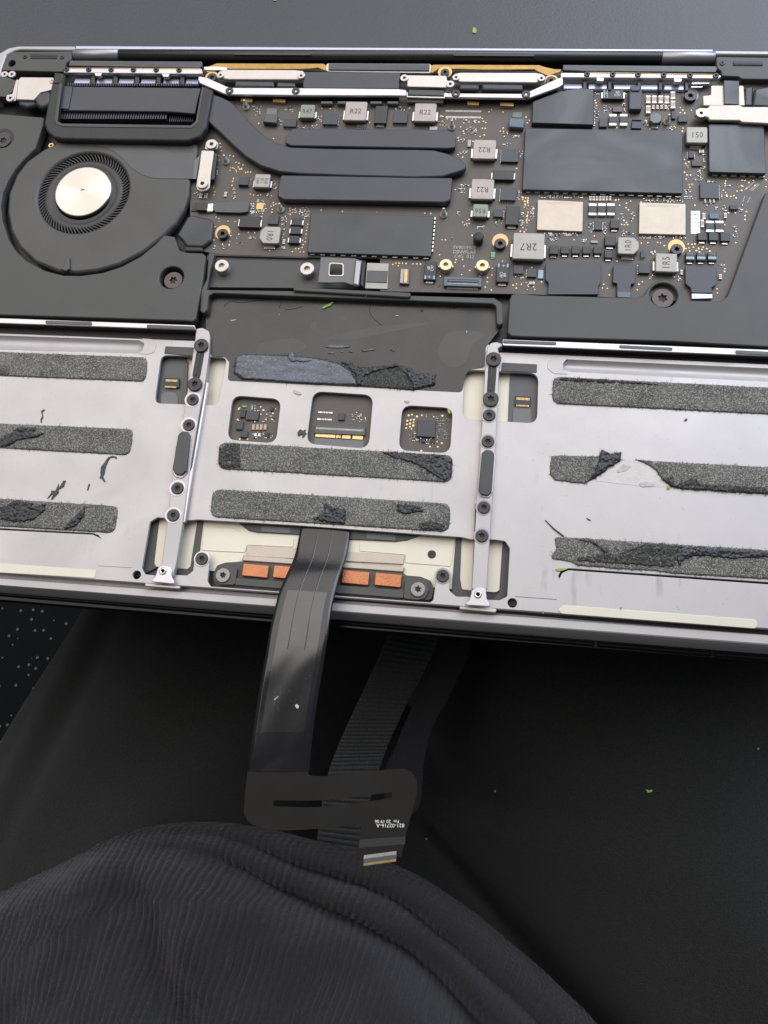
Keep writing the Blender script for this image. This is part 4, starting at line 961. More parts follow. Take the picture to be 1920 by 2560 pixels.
def inductor(k, u0, v0, u1, v1, txt, m_, ang=0, r=.7, h=2.2, oct_=0, ts=None, sides=1, tp_=None):
    z = Z_PCB + h
    x0, y0, x1, y1 = ext(k, u0, v0, u1, v1, z)
    if oct_ == 1: o = [(x0 + 1.6, y0), (x1 - .5, y0), (x1, y0 + .5), (x1, y1 - .5), (x1 - .5, y1), (x0 + 1.6, y1), (x0, y1 - 1.9), (x0, y0 + 1.9)]
    elif oct_ == 2: o = [(x0 + .5, y0), (x1 - 1.6, y0), (x1, y0 + 1.9), (x1, y1 - 1.9), (x1 - 1.6, y1), (x0 + .5, y1), (x0, y1 - .5), (x0, y0 + .5)]
    elif oct_ == 3: o = [(x0 + 1.2, y0), (x1 - 1.2, y0), (x1, y0 + 1.1), (x1, y1 - 1.1), (x1 - 1.2, y1), (x0 + 1.2, y1), (x0, y1 - 1.1), (x0, y0 + 1.1)]
    else: o = [(x0, y0), (x1, y0), (x1, y1), (x0, y1)]
    lp = fillet([Vector(q) for q in o], r if oct_ == 0 else .5)
    bm = bmesh.new()
    append_me(bm, curve_mesh([lp], z, h * .5, .25), 0)
    cx, cy = (x0 + x1) / 2, (y0 + y1) / 2
    append_me(bm, curve_mesh([[Vector((cx + (p.x - cx) * .985, cy + (p.y - cy) * .985)) for p in lp]], z - h * .48, h * .52, .05), 2)
    w = (x1 - x0); hh = y1 - y0
    ft = []
    if sides == 1:
        for sx in (-1, 1): add_box(bm, cx + sx * (w / 2 + .25) - .42, cy - hh * .34, Z_PCB, cx + sx * (w / 2 + .25) + .42, cy + hh * .16, Z_PCB + h * .42, .1, 3)
    else:
        add_box(bm, cx - w * .28, y0 - .95, Z_PCB, cx + w * .28, y0 + .3, Z_PCB + .4, .1, 3)
        add_box(bm, cx - w * .28, y0 - .35, Z_PCB, cx + w * .28, y0 + .2, Z_PCB + h * .4, .1, 3)
    if txt:
        append_me(bm, text_mesh(txt, ts or w * .40, cx, cy - hh * .02, z + .004, ang, .82, sp=1.1), 1)
    return link('inductor', bm_mesh(bm), [m_, 'ink', 'ind_side', 'tin'], board)
PI = math.pi
inductor('B', 700, 470, 793, 555, 'R47', 'ind_green', ts=2.6)
inductor('B', 990, 450, 1131, 572, 'R22', 'ind_pink', ts=3.0)
inductor('B', 1440, 460, 1582, 578, 'R22', 'ind_pink', ts=3.0)
inductor('C', 770, 930, 966, 1095, 'R22', 'ind_pink', PI, ts=3.0)
inductor('G', 922, 90, 1110, 258, 'R22', 'ind_pink', PI, ts=3.0)
inductor('G', 935, 298, 1062, 405, 'R56', 'ind_green', PI, ts=2.6)
inductor('G', 1268, 538, 1530, 755, '2R7', 'ind_grey', PI, ts=4.0, h=2.6)
inductor('H', 655, 462, 796, 575, '1R0', 'ind_grey', PI / 2, ts=3.1, oct_=2, sides=2)
inductor('H', 908, 570, 1052, 694, '1R5', 'ind_grey', PI / 2, ts=3.4, r=.4)
inductor('F', 585, 505, 758, 650, '1R0', 'ind_grey', -PI / 2, ts=3.1, oct_=1, sides=2)
inductor('F', 538, 52, 670, 165, 'R68\n011\n3AF', 'ind_grey', -PI / 2, ts=1.75, r=.5)
inductor('D', 1056, 702, 1212, 820, '150', 'ind_grey', ts=3.1, sides=2, h=2.4)
inductor('D', 785, 598, 872, 674, None, 'tape_light', oct_=3, sides=2, h=1.8)

def tantalum(k, u0, v0, u1, v1, mark=None, ang=0, h=1.5, term='v'):
    z = Z_PCB + h
    x0, y0, x1, y1 = ext(k, u0, v0, u1, v1, z)
    bm = bmesh.new(); add_box(bm, x0, y0, Z_PCB, x1, y1, z, .12, 0)
    cx, cy = (x0 + x1) / 2, (y0 + y1) / 2
    if term == 'v':
        add_box(bm, cx - (x1 - x0) * .33, y0 - .75, Z_PCB, cx + (x1 - x0) * .33, y0 - .005, Z_PCB + .45, .08, 1)
        add_box(bm, cx - (x1 - x0) * .3, y0 - .2, Z_PCB, cx + (x1 - x0) * .3, y0 - .01, Z_PCB + h * .5, .05, 1)
    else:
        for sx, e in ((-1, x0), (1, x1)): add_box(bm, e + (0 if sx > 0 else -.5) + (.005 if sx > 0 else -.005), cy - (y1 - y0) * .32, Z_PCB, e + (.5 if sx > 0 else 0) + (.005 if sx > 0 else -.005), cy + (y1 - y0) * .32, Z_PCB + h * .6, .08, 1)
    ms = ['ic_dark', 'tin', 'ink_blue', 'ink_white']
    if mark:
        (pa, pb, ang) = mark
        if ang == 0:
            add_box(bm, x0 + .15, y0 + .3, z - .02, x0 + .55, y1 - .3, z + .012, 0, 2); add_box(bm, x0 + 1.35, y0 + .3, z - .02, x0 + 1.6, y1 - .3, z + .012, 0, 2)
            append_me(bm, text_mesh('+', 2.6, x0 + .95, cy + .1, z + .01, 0), 2)
            append_me(bm, text_mesh(pa + '\n' + pb, 1.35, cx + (x1 - x0) * .2, cy + .15, z + .01, 0), 3)
        else:
            s = 1 if ang > 0 else -1      # marks at lower (1) or upper (-1) end
            ye = y0 + .25 if s > 0 else y1 - .25
            for xx in (x0 + .25, x1 - .85): add_box(bm, xx, min(ye, ye + s * 1.3), z - .02, xx + .6, max(ye, ye + s * 1.3), z + .012, 0, 2)
            append_me(bm, text_mesh('+', 2.6, cx, ye + s * .75, z + .01, ang), 2)
            append_me(bm, text_mesh(pa + '\n' + pb, 1.35, cx + .05, cy + s * .9, z + .01, ang), 3)
    return link('capacitor', bm_mesh(bm), ms, board)
tantalum('D', 438, 424, 590, 494, ('68', 'C97', 0), term='h')
tantalum('G', 533, 774, 632, 926, ('68', 'C97', PI / 2))
tantalum('G', 1133, 788, 1236, 945, ('68', 'C97', -PI / 2))
tantalum('B', 1185, 478, 1264, 590); tantalum('G', 1210, 315, 1320, 470); tantalum('G', 1100, 18, 1276, 96, term='h'); tantalum('F', 408, 418, 586, 512, term='h')
tantalum('G', 1573, 640, 1646, 712)
for u, v in ((860, 430), (850, 505), (837, 584)): tantalum('F', u, v, u + 88, v + 64, term='h', h=1.3)
for i in range(5): tantalum('H', 200 + i * 73, 522, 255 + i * 73, 572, h=1.2)
for a in ((568, 456, 640, 518), (566, 546, 620, 600), (605, 345, 664, 402), (1190, 432, 1250, 482), (1264, 432, 1326, 484), (1342, 434, 1404, 488)): tantalum('H', *a, h=1.2)
for i in range(3):
    tantalum('H', 1110 + i * 74, 564, 1168 + i * 74, 618, h=1.3)
    x0, y0, x1, y1 = ext('H', 1112 + i * 74, 592, 1166 + i * 74, 608, Z_PCB + 1.35)
    bm = bmesh.new(); add_box(bm, x0, y0, Z_PCB + 1.29, x1, y1, Z_PCB + 1.33, 0, 0)
    append_me(bm, text_mesh('KN JJ', .8, (x0 + x1) / 2, y1 + 1.1, Z_PCB + 1.32), 0)
    link('print_band', bm_mesh(bm), 'ink_blue', board)

def chip(k, u0, v0, u1, v1, h=.9, m_='ic', pins=None):
    x0, y0, x1, y1 = ext(k, u0, v0, u1, v1, Z_PCB + h)
    bm = bmesh.new(); add_box(bm, x0, y0, Z_PCB, x1, y1, Z_PCB + h, .07, 0)
    if pins:
        for s in pins:
            L_ = (x1 - x0) if s in 'bt' else (y1 - y0); n = max(3, int(L_ / .55))
            for i in range(n):
                t = (i + .3) / n
                if s == 'b': add_box(bm, x0 + L_ * t, y0 - .28, Z_PCB, x0 + L_ * t + .22, y0 - .003, Z_PCB + .25, 0, 1)
                if s == 't': add_box(bm, x0 + L_ * t, y1 + .003, Z_PCB, x0 + L_ * t + .22, y1 + .28, Z_PCB + .25, 0, 1)
                if s == 'l': add_box(bm, x0 - .28, y0 + L_ * t, Z_PCB, x0 - .003, y0 + L_ * t + .22, Z_PCB + .25, 0, 1)
                if s == 'r': add_box(bm, x1 + .003, y0 + L_ * t, Z_PCB, x1 + .28, y0 + L_ * t + .22, Z_PCB + .25, 0, 1)
    return link('chip', bm_mesh(bm), [m_, 'solder'], board)
for a in (('B', 595, 563, 676, 612, 1.0, 'ic', 'b'), ('B', 850, 526, 946, 598, 1.1, 'ic', 'br'), ('B', 1305, 518, 1396, 588, 1.1, 'ic', 'b'),
          ('F', 405, 74, 490, 145, 1.3, 'ic', 'r'), ('F', 660, 400, 746, 484, 1.2, 'ic', 'b'), ('C', 1015, 1008, 1162, 1120, 1.1, 'ic', 'l'),
          ('G', 1165, 160, 1292, 266, 1.1, 'ic', 'bl'), ('G', 1110, 338, 1190, 404, 1.2, 'ic', 'r'), ('G', 1275, 808, 1356, 876, .9, 'ic', 'b'), ('G', 1385, 832, 1464, 902, .9, 'ic', 'l'),
          ('H', 495, 354, 552, 412, .7, 'ic', 'lr'), ('H', 1205, 100, 1332, 202, .8, 'ic', 'br'), ('H', 1268, 303, 1332, 338, .7, 'cap_blue', None), ('H', 795, 638, 868, 702, 1.1, 'ic', 'l'), ('H', 1406, 246, 1460, 276, .9, 'ic_dark', 'bt'),
          ('D', 995, 616, 1062, 664, 1.0, 'ic', 'b'), ('D', 510, 553, 580, 590, .8, 'bronze_screw', None), ('D', 410, 638, 468, 700, 1.0, 'ic', None), ('D', 650, 662, 722, 712, 1.0, 'ic', None), ('D', 655, 640, 722, 652, .9, 'ic', None),
          ('D', 1070, 880, 1114, 930, .8, 'ic_dark', 'lr'), ('D', 945, 585, 975, 640, .8, 'ic_dark', None), ('D', 1096, 952, 1170, 990, .7, 'ind_side', None), ('G', 1478, 845, 1522, 916, .5, 'ink_blue', None), ('H', 808, 556, 838, 600, .7, 'ic', 'b'), ('H', 475, 485, 520, 500, .5, 'ink_grey', None), ('G', 1085, 700, 1120, 742, .5, 'green_led', 'bt'), ('B', 1068, 598, 1126, 620, .5, 'pcb', 'b'), ('B', 1540, 612, 1590, 634, .6, 'ind_grey', None), ('C', 722, 930, 752, 990, .6, 'ind_grey', None), ('F', 0, 300, 128, 372, .4, 'ic_dark', None)):
    chip(*a)
# two-tone ceramic capacitors
def ceramic(k, u0, v0, u1, v1, m_='cap_tan', h=.9, vert=True):
    x0, y0, x1, y1 = ext(k, u0, v0, u1, v1, Z_PCB + h)
    bm = bmesh.new()
    if vert:
        e = (y1 - y0) * .22
        add_box(bm, x0 + .02, y0 + e, Z_PCB, x1 - .02, y1 - e, Z_PCB + h * .97, .05, 0)
        add_box(bm, x0, y0, Z_PCB, x1, y0 + e - .004, Z_PCB + h, .1, 1); add_box(bm, x0, y1 - e + .004, Z_PCB, x1, y1, Z_PCB + h, .1, 1)
    else:
        e = (x1 - x0) * .22
        add_box(bm, x0 + e, y0 + .02, Z_PCB, x1 - e, y1 - .02, Z_PCB + h * .97, .05, 0)
        add_box(bm, x0, y0, Z_PCB, x0 + e - .004, y1, Z_PCB + h, .1, 1); add_box(bm, x1 - e + .004, y0, Z_PCB, x1, y1, Z_PCB + h, .1, 1)
    return link('capacitor', bm_mesh(bm), [m_, 'solder'], board)
for u, v in ((755, 470), (800, 470), (848, 470), (893, 472), (938, 440), (938, 508), (755, 544)): ceramic('D', u, v, u + 35, v + 56)
for u in (800, 831, 862, 893): ceramic('D', u, 540, u + 21, 568, h=.6)
for u in (482, 562): ceramic('D', u, 606, u + 56, 692, 'ic_dark')
for u in (460, 522, 582): ceramic('H', u, 236, u + 52, 316, 'ic_dark')
for u in (1245, 1308): ceramic('H', u, 352, u + 54, 428, 'ic_dark')
for i in range(7): ceramic('H', 462 + i * 22, 188, 480 + i * 22, 216, h=.5)
for a in ((1365, 300, 1385, 334), (1220, 300, 1242, 340), (1210, 345, 1232, 395), (1330, 710, 1352, 742), (1072, 680, 1092, 712)): ceramic('H', *a, h=.6)
for u in (1232, 1265, 1290): ceramic('H', u, 205, u + 15, 230, h=.5)
for a in ((1150, 870, 1185, 895), (1405, 940, 1448, 965)): ceramic('D' if a[0] == 1150 else 'G', *a, h=.6, vert=False)
for a in ((60, 220, 85, 258), (104, 220, 131, 258), (276, 205, 300, 245), (780, 615, 805, 655)): ceramic('F', *a, 'ind_grey', .5)
for a in ((808, 350, 832, 372), (1180, 205, 1260, 218)): pass

# shields
def shield(name, pts, h, r, k='X', bumps=None):
    s = poly(name, c(k, *pts) if k else pts, Z_PCB + h, h, 'shield_black', board, r=r, bev=.22)
    return s
sh1 = shield('shield', (1313, 320, 1706, 327, 1707, 484, 1306, 474), 1.7, .5)
sh2 = shield('shield', (1332, 254, 1360, 243, 1400, 228, 1452, 219, 1484, 223, 1484, 312, 1330, 307), 2.0, .3)
sh3 = shield('shield', (1772, 309, 1910, 313, 1916, 434, 1773, 430), 1.9, .8)
sh4 = shield('shield', (777, 530, 1084, 540, 1077, 641, 768, 631), 1.5, .3)
it = []
def bumps(a, b_, n, z=Z_PCB):
    for i in range(n):
        t = (i + .5) / n; q = P(a[0] + (b_[0] - a[0]) * t, a[1] + (b_[1] - a[1]) * t, z + .4)
        it.append((q.x - .9, q.y - .12, q.x + .9, q.y + .35, z + .75, .8, 0))
bumps((1308, 482), (1706, 494), 17); bumps((1775, 440), (1915, 444), 6); bumps((768, 637), (1078, 648), 12)
for t in range(9):
    q = P(1084 - t * .8, 548 + t * 10, Z_PCB + .4); it.append((q.x + .3, q.y - .5, q.x + .75, q.y + .5, Z_PCB + .9, .9, 0))
tiny('shield_clips', it, board, ['tin'])
# memory packages with dot-matrix print
for pts, tx in (((120, 212, 422, 226, 418, 424, 114, 412), '156422730007DWASUZL'), ((800, 230, 1108, 240, 1108, 446, 796, 438), '15642281AR23EIDWAS1047')):
    p = mm(c('H', *pts), Z_PCB + .9)
    mp_ = link('memory_chip', curve_mesh([fillet(p, .2)], Z_PCB + .9, .9, .08), 'mem_metal', board)
    cx = sum(v.x for v in p) / 4; ymax = max(v.y for v in p)
    me = text_mesh(tx, 1.0, cx, ymax - 1.2, Z_PCB + .905, 0, .95)
    link('memory_print', me, 'cap_tan', board)
# flex tapes on the board
for pts in ((172, 632, 542, 632, 543, 762, 524, 790, 526, 846, 186, 846, 192, 770, 170, 745), (625, 645, 772, 652, 772, 772, 742, 776, 738, 866, 650, 860, 650, 772, 620, 766), (1105, 652, 1316, 662, 1314, 780, 1282, 800, 1286, 838, 1146, 834, 1142, 802, 1108, 772)):
    poly('flex_tape', c('H', *pts), Z_PCB + 1.3, 1.0, 'heat_black', board, r=.5, bev=.15)
poly('flex_fold', c('H', 1148, 838, 1288, 842, 1288, 872, 1150, 875), Z_PCB + 1.0, .8, 'alu_blue', board, r=.2)
poly('flex_fold', c('H', 650, 826, 742, 830, 738, 868, 652, 864), Z_PCB + 1.36, .3, 'cap_blue', board, r=.2)
# left fan-side tape and connector
poly('flex_tape', c('F', 190, 296, 480, 290, 490, 305, 484, 378, 420, 386, 200, 380, 175, 340), Z_PCB + 1.3, .8, 'tape_grey', board, r=.6)
poly('flex_tape', c('F', 36, 302, 126, 302, 126, 366, 36, 362), Z_PCB + 1.5, 1.2, 'ic_dark', board, r=.2)
poly('solder_joint', c('F', 130, 300, 180, 300, 200, 350, 180, 378, 120, 380, 125, 340), Z_PCB + .9, .9, 'tin', board, r=.6, rag=.2, bev=.4)
poly('cable_boot', c('E', 1385, 720, 1420, 700, 1560, 730, 1580, 760, 1565, 890, 1500, 940, 1380, 935, 1350, 890, 1310, 850), -2.0, 2.5, 'shield_black', board, r=1.2, bev=.7)
poly('cable_boot', c('E', 1366, 935, 1500, 940, 1500, 972, 1370, 970), -2.4, 1.5, 'rubber', board, r=.4, bev=.4)
# standoffs, posts, pads
def standoff(k, u, v, z, r, h, m_, parent, hole=.45):
    q = P(*c(k, u, v)[0], z)
    return link('standoff', bm_mesh(lathe([(r * .96, z - h), (r, z - h + .2), (r, z - .15), (r * .92, z), (r * hole, z), (r * hole * .9, z - 1.0), (0, z - 1.0)], 32, q.x, q.y)), m_, parent, smooth=False)
standoff('F', 255, 842, -1.9, 2.45, 3, 'silver', case); standoff('F', 993, 868, -1.9, 2.45, 3, 'silver', case)
for u, v in ((712, 800), (1016, 806)):
    so = standoff('G', u, v, -1.2, 2.2, 2.4, 'pale_gold', board, .4)
    q = P(*c('G', u, v)[0], -1.6)
    lp = [Vector((q.x + r_ * math.cos(a), q.y + r_ * math.sin(a))) for a, r_ in [(k * PI / 4, 2.75 if k % 2 == 0 else 2.2) for k in range(8)]]
    link('standoff_base', curve_mesh([fillet(lp, .3)], Z_PCB + .9, .9, .2), 'tin', board)
for k, u, v, du, dv, r in (('F', 265, 565, -2, 0, 2.0), ('G', 1163, 615, 0, 10, 2.0), ('H', 1046, 535, 4, 6, 2.0), ('D', 1086, 470, 0, 0, 2.2)):
    q = P(*c(k, u, v)[0], Z_PCB)
    lp = [Vector((q.x + 2.75 * math.cos(t * PI / 16), q.y + .3 + 3.0 * math.sin(t * PI / 16))) for t in range(32)]
    link('gold_pad', curve_mesh([lp], Z_PCB + .06, .1, .02), 'gold_pad' if k != 'D' else 'ind_grey', board)
    screw(k, u + du, v + dv, Z_PCB + 1.5, r, 'black_screw', board, 1.5)
for k, u, v in (('B', 348, 478), ('B', 218, 832), ('F', 765, 350), ('G', 694, 378), ('C', 585, 812), ('D', 912, 655)):
    q = P(*c(k, u, v)[0], Z_PCB + 1)
    z = Z_PCB
    link('spring_post', bm_mesh(lathe([(1.35, z), (1.35, z + .5), (.8, z + .7), (.65, z + 1.4), (.85, z + 1.5), (.85, z + 1.9), (.5, z + 2.1), (.5, z + 3.4), (.25, z + 3.8), (0, z + 3.8)], 20, q.x, q.y)), 'post_metal', board, smooth=True)
q = P(*c('G', 982, 600)[0], Z_PCB + 1); z = Z_PCB
link('rubber_post', bm_mesh(lathe([(1.6, z), (1.7, z + .8), (1.35, z + 1.2), (1.35, z + 2.2), (1.75, z + 2.3), (1.8, z + 3.0), (1.6, z + 3.3), (0, z + 3.3)], 28, q.x, q.y)), 'rubber', board, smooth=True)
# connectors
cnn = poly('board_connector', c('G', 698, 900, 1010, 910, 1008, 985, 695, 975), Z_PCB + 1.3, 1.3, 'cap_blue', board, r=.2)
poly('connector_well', c('G', 725, 918, 985, 926, 983, 962, 722, 954), Z_PCB + 1.36, .3, 'ic_dark', board, r=.1)
poly('connector_tongue', c('G', 732, 926, 978, 934, 976, 946, 732, 938), Z_PCB + 1.5, .3, 'tape_light', board, r=.1)
it = []
for i in range(30):
    q = P(*c('G', 728 + i * 8.5, 992 + i * .3)[0], Z_PCB); it.append((q.x - .13, q.y - .5, q.x + .13, q.y + .5, Z_PCB + .3, .3, 0))
    q = P(*c('G', 728 + i * 8.5, 955 + i * .28)[0], Z_PCB + 1.4); it.append((q.x - .09, q.y - .15, q.x + .09, q.y + .15, Z_PCB + 1.42, .1, 0))
for i in range(44):
    for v in (682, 735):
        q = P(*c('C', 535 + i * 7, v + i * .12)[0], Z_PCB); it.append((q.x - .08, q.y - .4, q.x + .08, q.y + .4, Z_PCB + .1, .1, 0))
for k, u0, u1, v in (('C', 720, 820, 615), ('C', 1005, 1122, 625), ('B', 318, 392, 440), ('B', 526, 606, 443)):
    for i in range(9):
        q = P(*c(k, u0 + (u1 - u0) * i / 9, v + i * .6)[0], -2.6); it.append((q.x, q.y - .7, q.x + .45, q.y + .7, -2.4, 1.2, 1))
tiny('connector_pins', it, board, ['solder', 'gold'])
poly('ffc_connector', c('G', 338, 832, 412, 836, 406, 962, 328, 958), Z_PCB + 1.0, 1.0, 'tape_light', board, r=.1)
poly('ffc_latch', c('G', 338, 838, 366, 840, 356, 956, 330, 952), Z_PCB + 1.2, .4, 'ink_grey', board, r=.1)
it = []
for i in range(11):
    q = P(*c('G', 382 - i * .4, 846 + i * 10)[0], Z_PCB + 1.05); it.append((q.x - .55, q.y - .2, q.x + .55, q.y + .2, Z_PCB + 1.12, .2, 0))
tiny('ffc_pins', it, board, ['gold'])
for k, pts in (('B', (486, 492, 552, 494, 550, 545, 478, 540)), ('C', (1112, 690, 1195, 694, 1190, 742, 1106, 738))):
    poly('microphone_ribbon', c(k, *pts), Z_PCB + .6, .3, 'tape_light', board, r=.2)
for k, pts in (('B', (476, 528, 556, 534, 545, 590, 458, 582)), ('C', (1082, 738, 1214, 744, 1206, 828, 1078, 818))):
    poly('microphone_connector', c(k, *pts), Z_PCB + 1.9, 1.9, 'cap_blue' if k == 'C' else 'tape_grey', board, r=.3, bev=.3)
rbox('choke', 'D', 630, 420, 727, 572, Z_PCB + 2.0, 2.0, 'heat_black', board, 1.0, .3)
rbox('choke', 'D', 640, 394, 714, 436, Z_PCB + 2.4, 1.6, 'heat_black', board, .8, .3)
# spring clip and clear tape beside the shelf
clip = poly('spring_clip', c('F', 1110, 768, 1400, 778, 1470, 800, 1440, 1015, 1380, 1010, 1320, 990, 1180, 992, 1085, 990, 1100, 880), -1.0, .6, 'tape_light', board, r=.4, bev=.2,
            holes=[fillet(mm(c('F', 1190, 820, 1305, 826, 1306, 930, 1180, 930), -1.0), .8)])
poly('clip_rim', c('F', 1186, 815, 1310, 822, 1312, 936, 1176, 934), -.85, .25, 'silver', board, r=.9, bev=.06, holes=[fillet(mm(c('F', 1194, 826, 1300, 832, 1300, 926, 1186, 924), -.85), .8)])
poly('clip_roll', c('F', 1405, 785, 1465, 795, 1440, 1018, 1385, 1008), -.3, 1.4, 'alu_edge', board, r=.5, bev=.65)
poly('clip_roll', c('F', 1460, 800, 1500, 810, 1480, 1028, 1440, 1018), -2.2, 1.6, 'case_black', board, r=.4, bev=.6)
poly('clear_tape', c('F', 1512, 818, 1700, 824, 1690, 1046, 1495, 1040), Z_PCB + .35, .3, 'ind_grey', board, r=.2)
poly('clear_tape', c('G', 62, 848, 232, 852, 222, 952, 52, 946), Z_PCB + .55, .3, 'tape_grey', board, r=.1)
# right port bracket
rb = poly('port_bracket', c('D', 1236, 394, 1480, 396, 1490, 545, 1180, 545, 1175, 470, 1236, 465), -.9, .9, 'tan_metal', case, r=.6, bev=.25)
poly('bracket_bar', c('D', 1225, 540, 1450, 538, 1470, 552, 1660, 552, 1900, 562, 1900, 690, 1470, 668, 1450, 655, 1230, 652, 1215, 630, 1150, 632, 1118, 612, 1122, 575, 1150, 560, 1215, 560), -.4, 1.2, 'tan_metal', rb, r=.8, bev=.3)
screw('D', 1165, 598, .25, 1.75, 'tin', rb, .8)
poly('bracket_strap', c('D', 1332, 358, 1446, 362, 1446, 536, 1338, 532), -.2, .5, 'shield_black', rb, r=.2)
poly('port_ribbon', c('D', 1488, 410, 1552, 402, 1545, 548, 1486, 545), -1.5, 2, 'case_black', case, r=.3, bev=.5)
poly('port_ribbon', c('D', 1560, 420, 1760, 385, 1760, 555, 1548, 550), -1.0, 2, 'shield_black', case, r=.4, bev=.6)
poly('bent_shim', c('D', 1100, 355, 1210, 352, 1245, 345, 1225, 385, 1090, 388), -1.6, .5, 'tin', case, r=.6, bev=.2)
poly('bent_shim', c('D', 1090, 400, 1180, 400, 1170, 412, 1086, 412), -1.8, .4, 'alu_blue', case, r=.2)
# tiny parts, vias, silkscreen
it = []
Z = Z_PCB
for k, u0, v0, u1, v1, n in (('B', 395, 485, 445, 540, 14), ('B', 600, 475, 660, 530, 18), ('B', 565, 570, 590, 610, 8), ('B', 690, 612, 800, 622, 14), ('B', 820, 540, 842, 590, 8), ('B', 890, 490, 930, 515, 8), ('B', 1320, 488, 1405, 508, 10), ('B', 1600, 540, 1655, 630, 10),
    ('B', 155, 870, 168, 935, 8), ('F', 505, 300, 540, 400, 26), ('F', 540, 365, 625, 405, 20), ('F', 560, 280, 620, 296, 10), ('F', 625, 310, 640, 355, 8), ('F', 650, 220, 695, 260, 12), ('F', 335, 180, 375, 280, 18), ('F', 885, 345, 905, 400, 10), ('F', 930, 345, 945, 400, 10), ('F', 958, 345, 1012, 425, 26), ('F', 780, 400, 835, 470, 12), ('F', 770, 480, 810, 540, 10), ('F', 775, 675, 810, 705, 10), ('F', 225, 430, 240, 475, 4), ('F', 303, 430, 318, 475, 4), ('F', 190, 655, 205, 700, 4), ('F', 265, 655, 282, 700, 4), ('F', 370, 610, 430, 680, 5), ('F', 485, 598, 545, 615, 8), ('F', 710, 95, 735, 185, 12), ('F', 25, 215, 55, 245, 6),
    ('C', 715, 815, 800, 885, 26), ('C', 640, 900, 705, 960, 14), ('C', 655, 1010, 720, 1080, 14), ('C', 1085, 900, 1180, 915, 12), ('C', 1010, 965, 1110, 995, 8), ('C', 105, 655, 225, 675, 10), ('C', 990, 860, 1070, 880, 8), ('C', 1160, 1000, 1200, 1090, 10), ('C', 760, 655, 805, 662, 5), ('C', 680, 755, 800, 775, 8),
    ('G', 820, 130, 880, 215, 22), ('G', 1310, 185, 1335, 270, 12), ('G', 1100, 420, 1185, 475, 12), ('G', 965, 480, 1030, 505, 14), ('G', 1335, 370, 1360, 480, 12), ('G', 1415, 330, 1440, 430, 18), ('G', 860, 440, 895, 480, 10), ('G', 1290, 880, 1345, 930, 5), ('G', 1370, 955, 1400, 1020, 5), ('G', 650, 955, 670, 985, 3), ('G', 755, 580, 772, 600, 3), ('G', 1560, 560, 1640, 610, 8), ('G', 810, 345, 832, 405, 6),
    ('H', 70, 262, 90, 350, 16), ('H', 0, 290, 25, 375, 10), ('H', 165, 440, 410, 452, 54), ('H', 120, 190, 420, 204, 50), ('H', 800, 460, 1110, 474, 52), ('H', 800, 208, 1100, 228, 44), ('H', 460, 365, 480, 435, 14), ('H', 560, 365, 582, 440, 10), ('H', 415, 470, 440, 505, 12), ('H', 190, 470, 250, 495, 10), ('H', 675, 420, 760, 460, 16), ('H', 745, 300, 762, 360, 14), ('H', 660, 310, 690, 360, 6), ('H', 875, 555, 905, 590, 10), ('H', 1425, 385, 1450, 470, 14), ('H', 1355, 255, 1385, 290, 8), ('H', 1460, 250, 1490, 300, 10), ('H', 1100, 150, 1155, 205, 20), ('H', 1330, 160, 1352, 205, 10), ('H', 1240, 230, 1300, 260, 8), ('H', 1300, 255, 1325, 275, 4), ('H', 1050, 730, 1080, 760, 6), ('H', 640, 615, 655, 625, 2), ('H', 1240, 85, 1320, 98, 12), ('H', 1190, 0, 1215, 90, 14), ('H', 840, 720, 915, 742, 5), ('H', 1015, 720, 1035, 745, 4), ('H', 1430, 385, 1445, 415, 4), ('H', 1328, 630, 1345, 660, 3),
    ('D', 375, 560, 400, 640, 16), ('D', 435, 540, 460, 605, 14), ('D', 365, 640, 395, 700, 12), ('D', 380, 430, 410, 470, 6), ('D', 475, 540, 500, 580, 5), ('D', 595, 560, 615, 590, 4), ('D', 740, 650, 765, 705, 16), ('D', 680, 590, 715, 600, 6), ('D', 885, 540, 930, 575, 10), ('D', 1055, 980, 1085, 1020, 5), ('D', 1140, 1015, 1170, 1060, 12), ('D', 1170, 890, 1195, 950, 8), ('D', 1120, 1075, 1170, 1110, 8), ('D', 1200, 1100, 1275, 1115, 12), ('D', 1180, 960, 1190, 1030, 6), ('D', 950, 640, 975, 660, 3), ('D', 915, 705, 960, 722, 6), ('D', 580, 535, 610, 550, 6), ('D', 1340, 1130, 1380, 1150, 6)):
    cluster(k, u0, v0, u1, v1, n, Z, it, (.5, .28))
for i in range(2):
    for j in range(6):
        q = P(*c('H', 1158 + i * 30, 300 + j * 26)[0], Z); it.append((q.x - .75, q.y - .65, q.x + .75, q.y + .65, Z + .12, .12, 0))
tiny('tiny_components', it, board, TINY)
V = []
def vr(k, u0, v0, u1, v1, n):
    for _ in range(n): V.extend(c(k, random.uniform(u0, u1), random.uniform(v0, v1)))
V += c('B', 182, 722, 185, 745, 190, 770, 245, 800, 268, 805, 265, 880, 285, 845, 305, 850, 300, 875, 285, 895, 310, 890, 330, 862, 320, 885, 250, 880, 170, 800, 176, 830, 380, 908, 362, 908, 348, 910, 432, 592, 528, 690, 808, 480, 842, 495, 808, 602, 1152, 588, 1612, 545, 1625, 580)
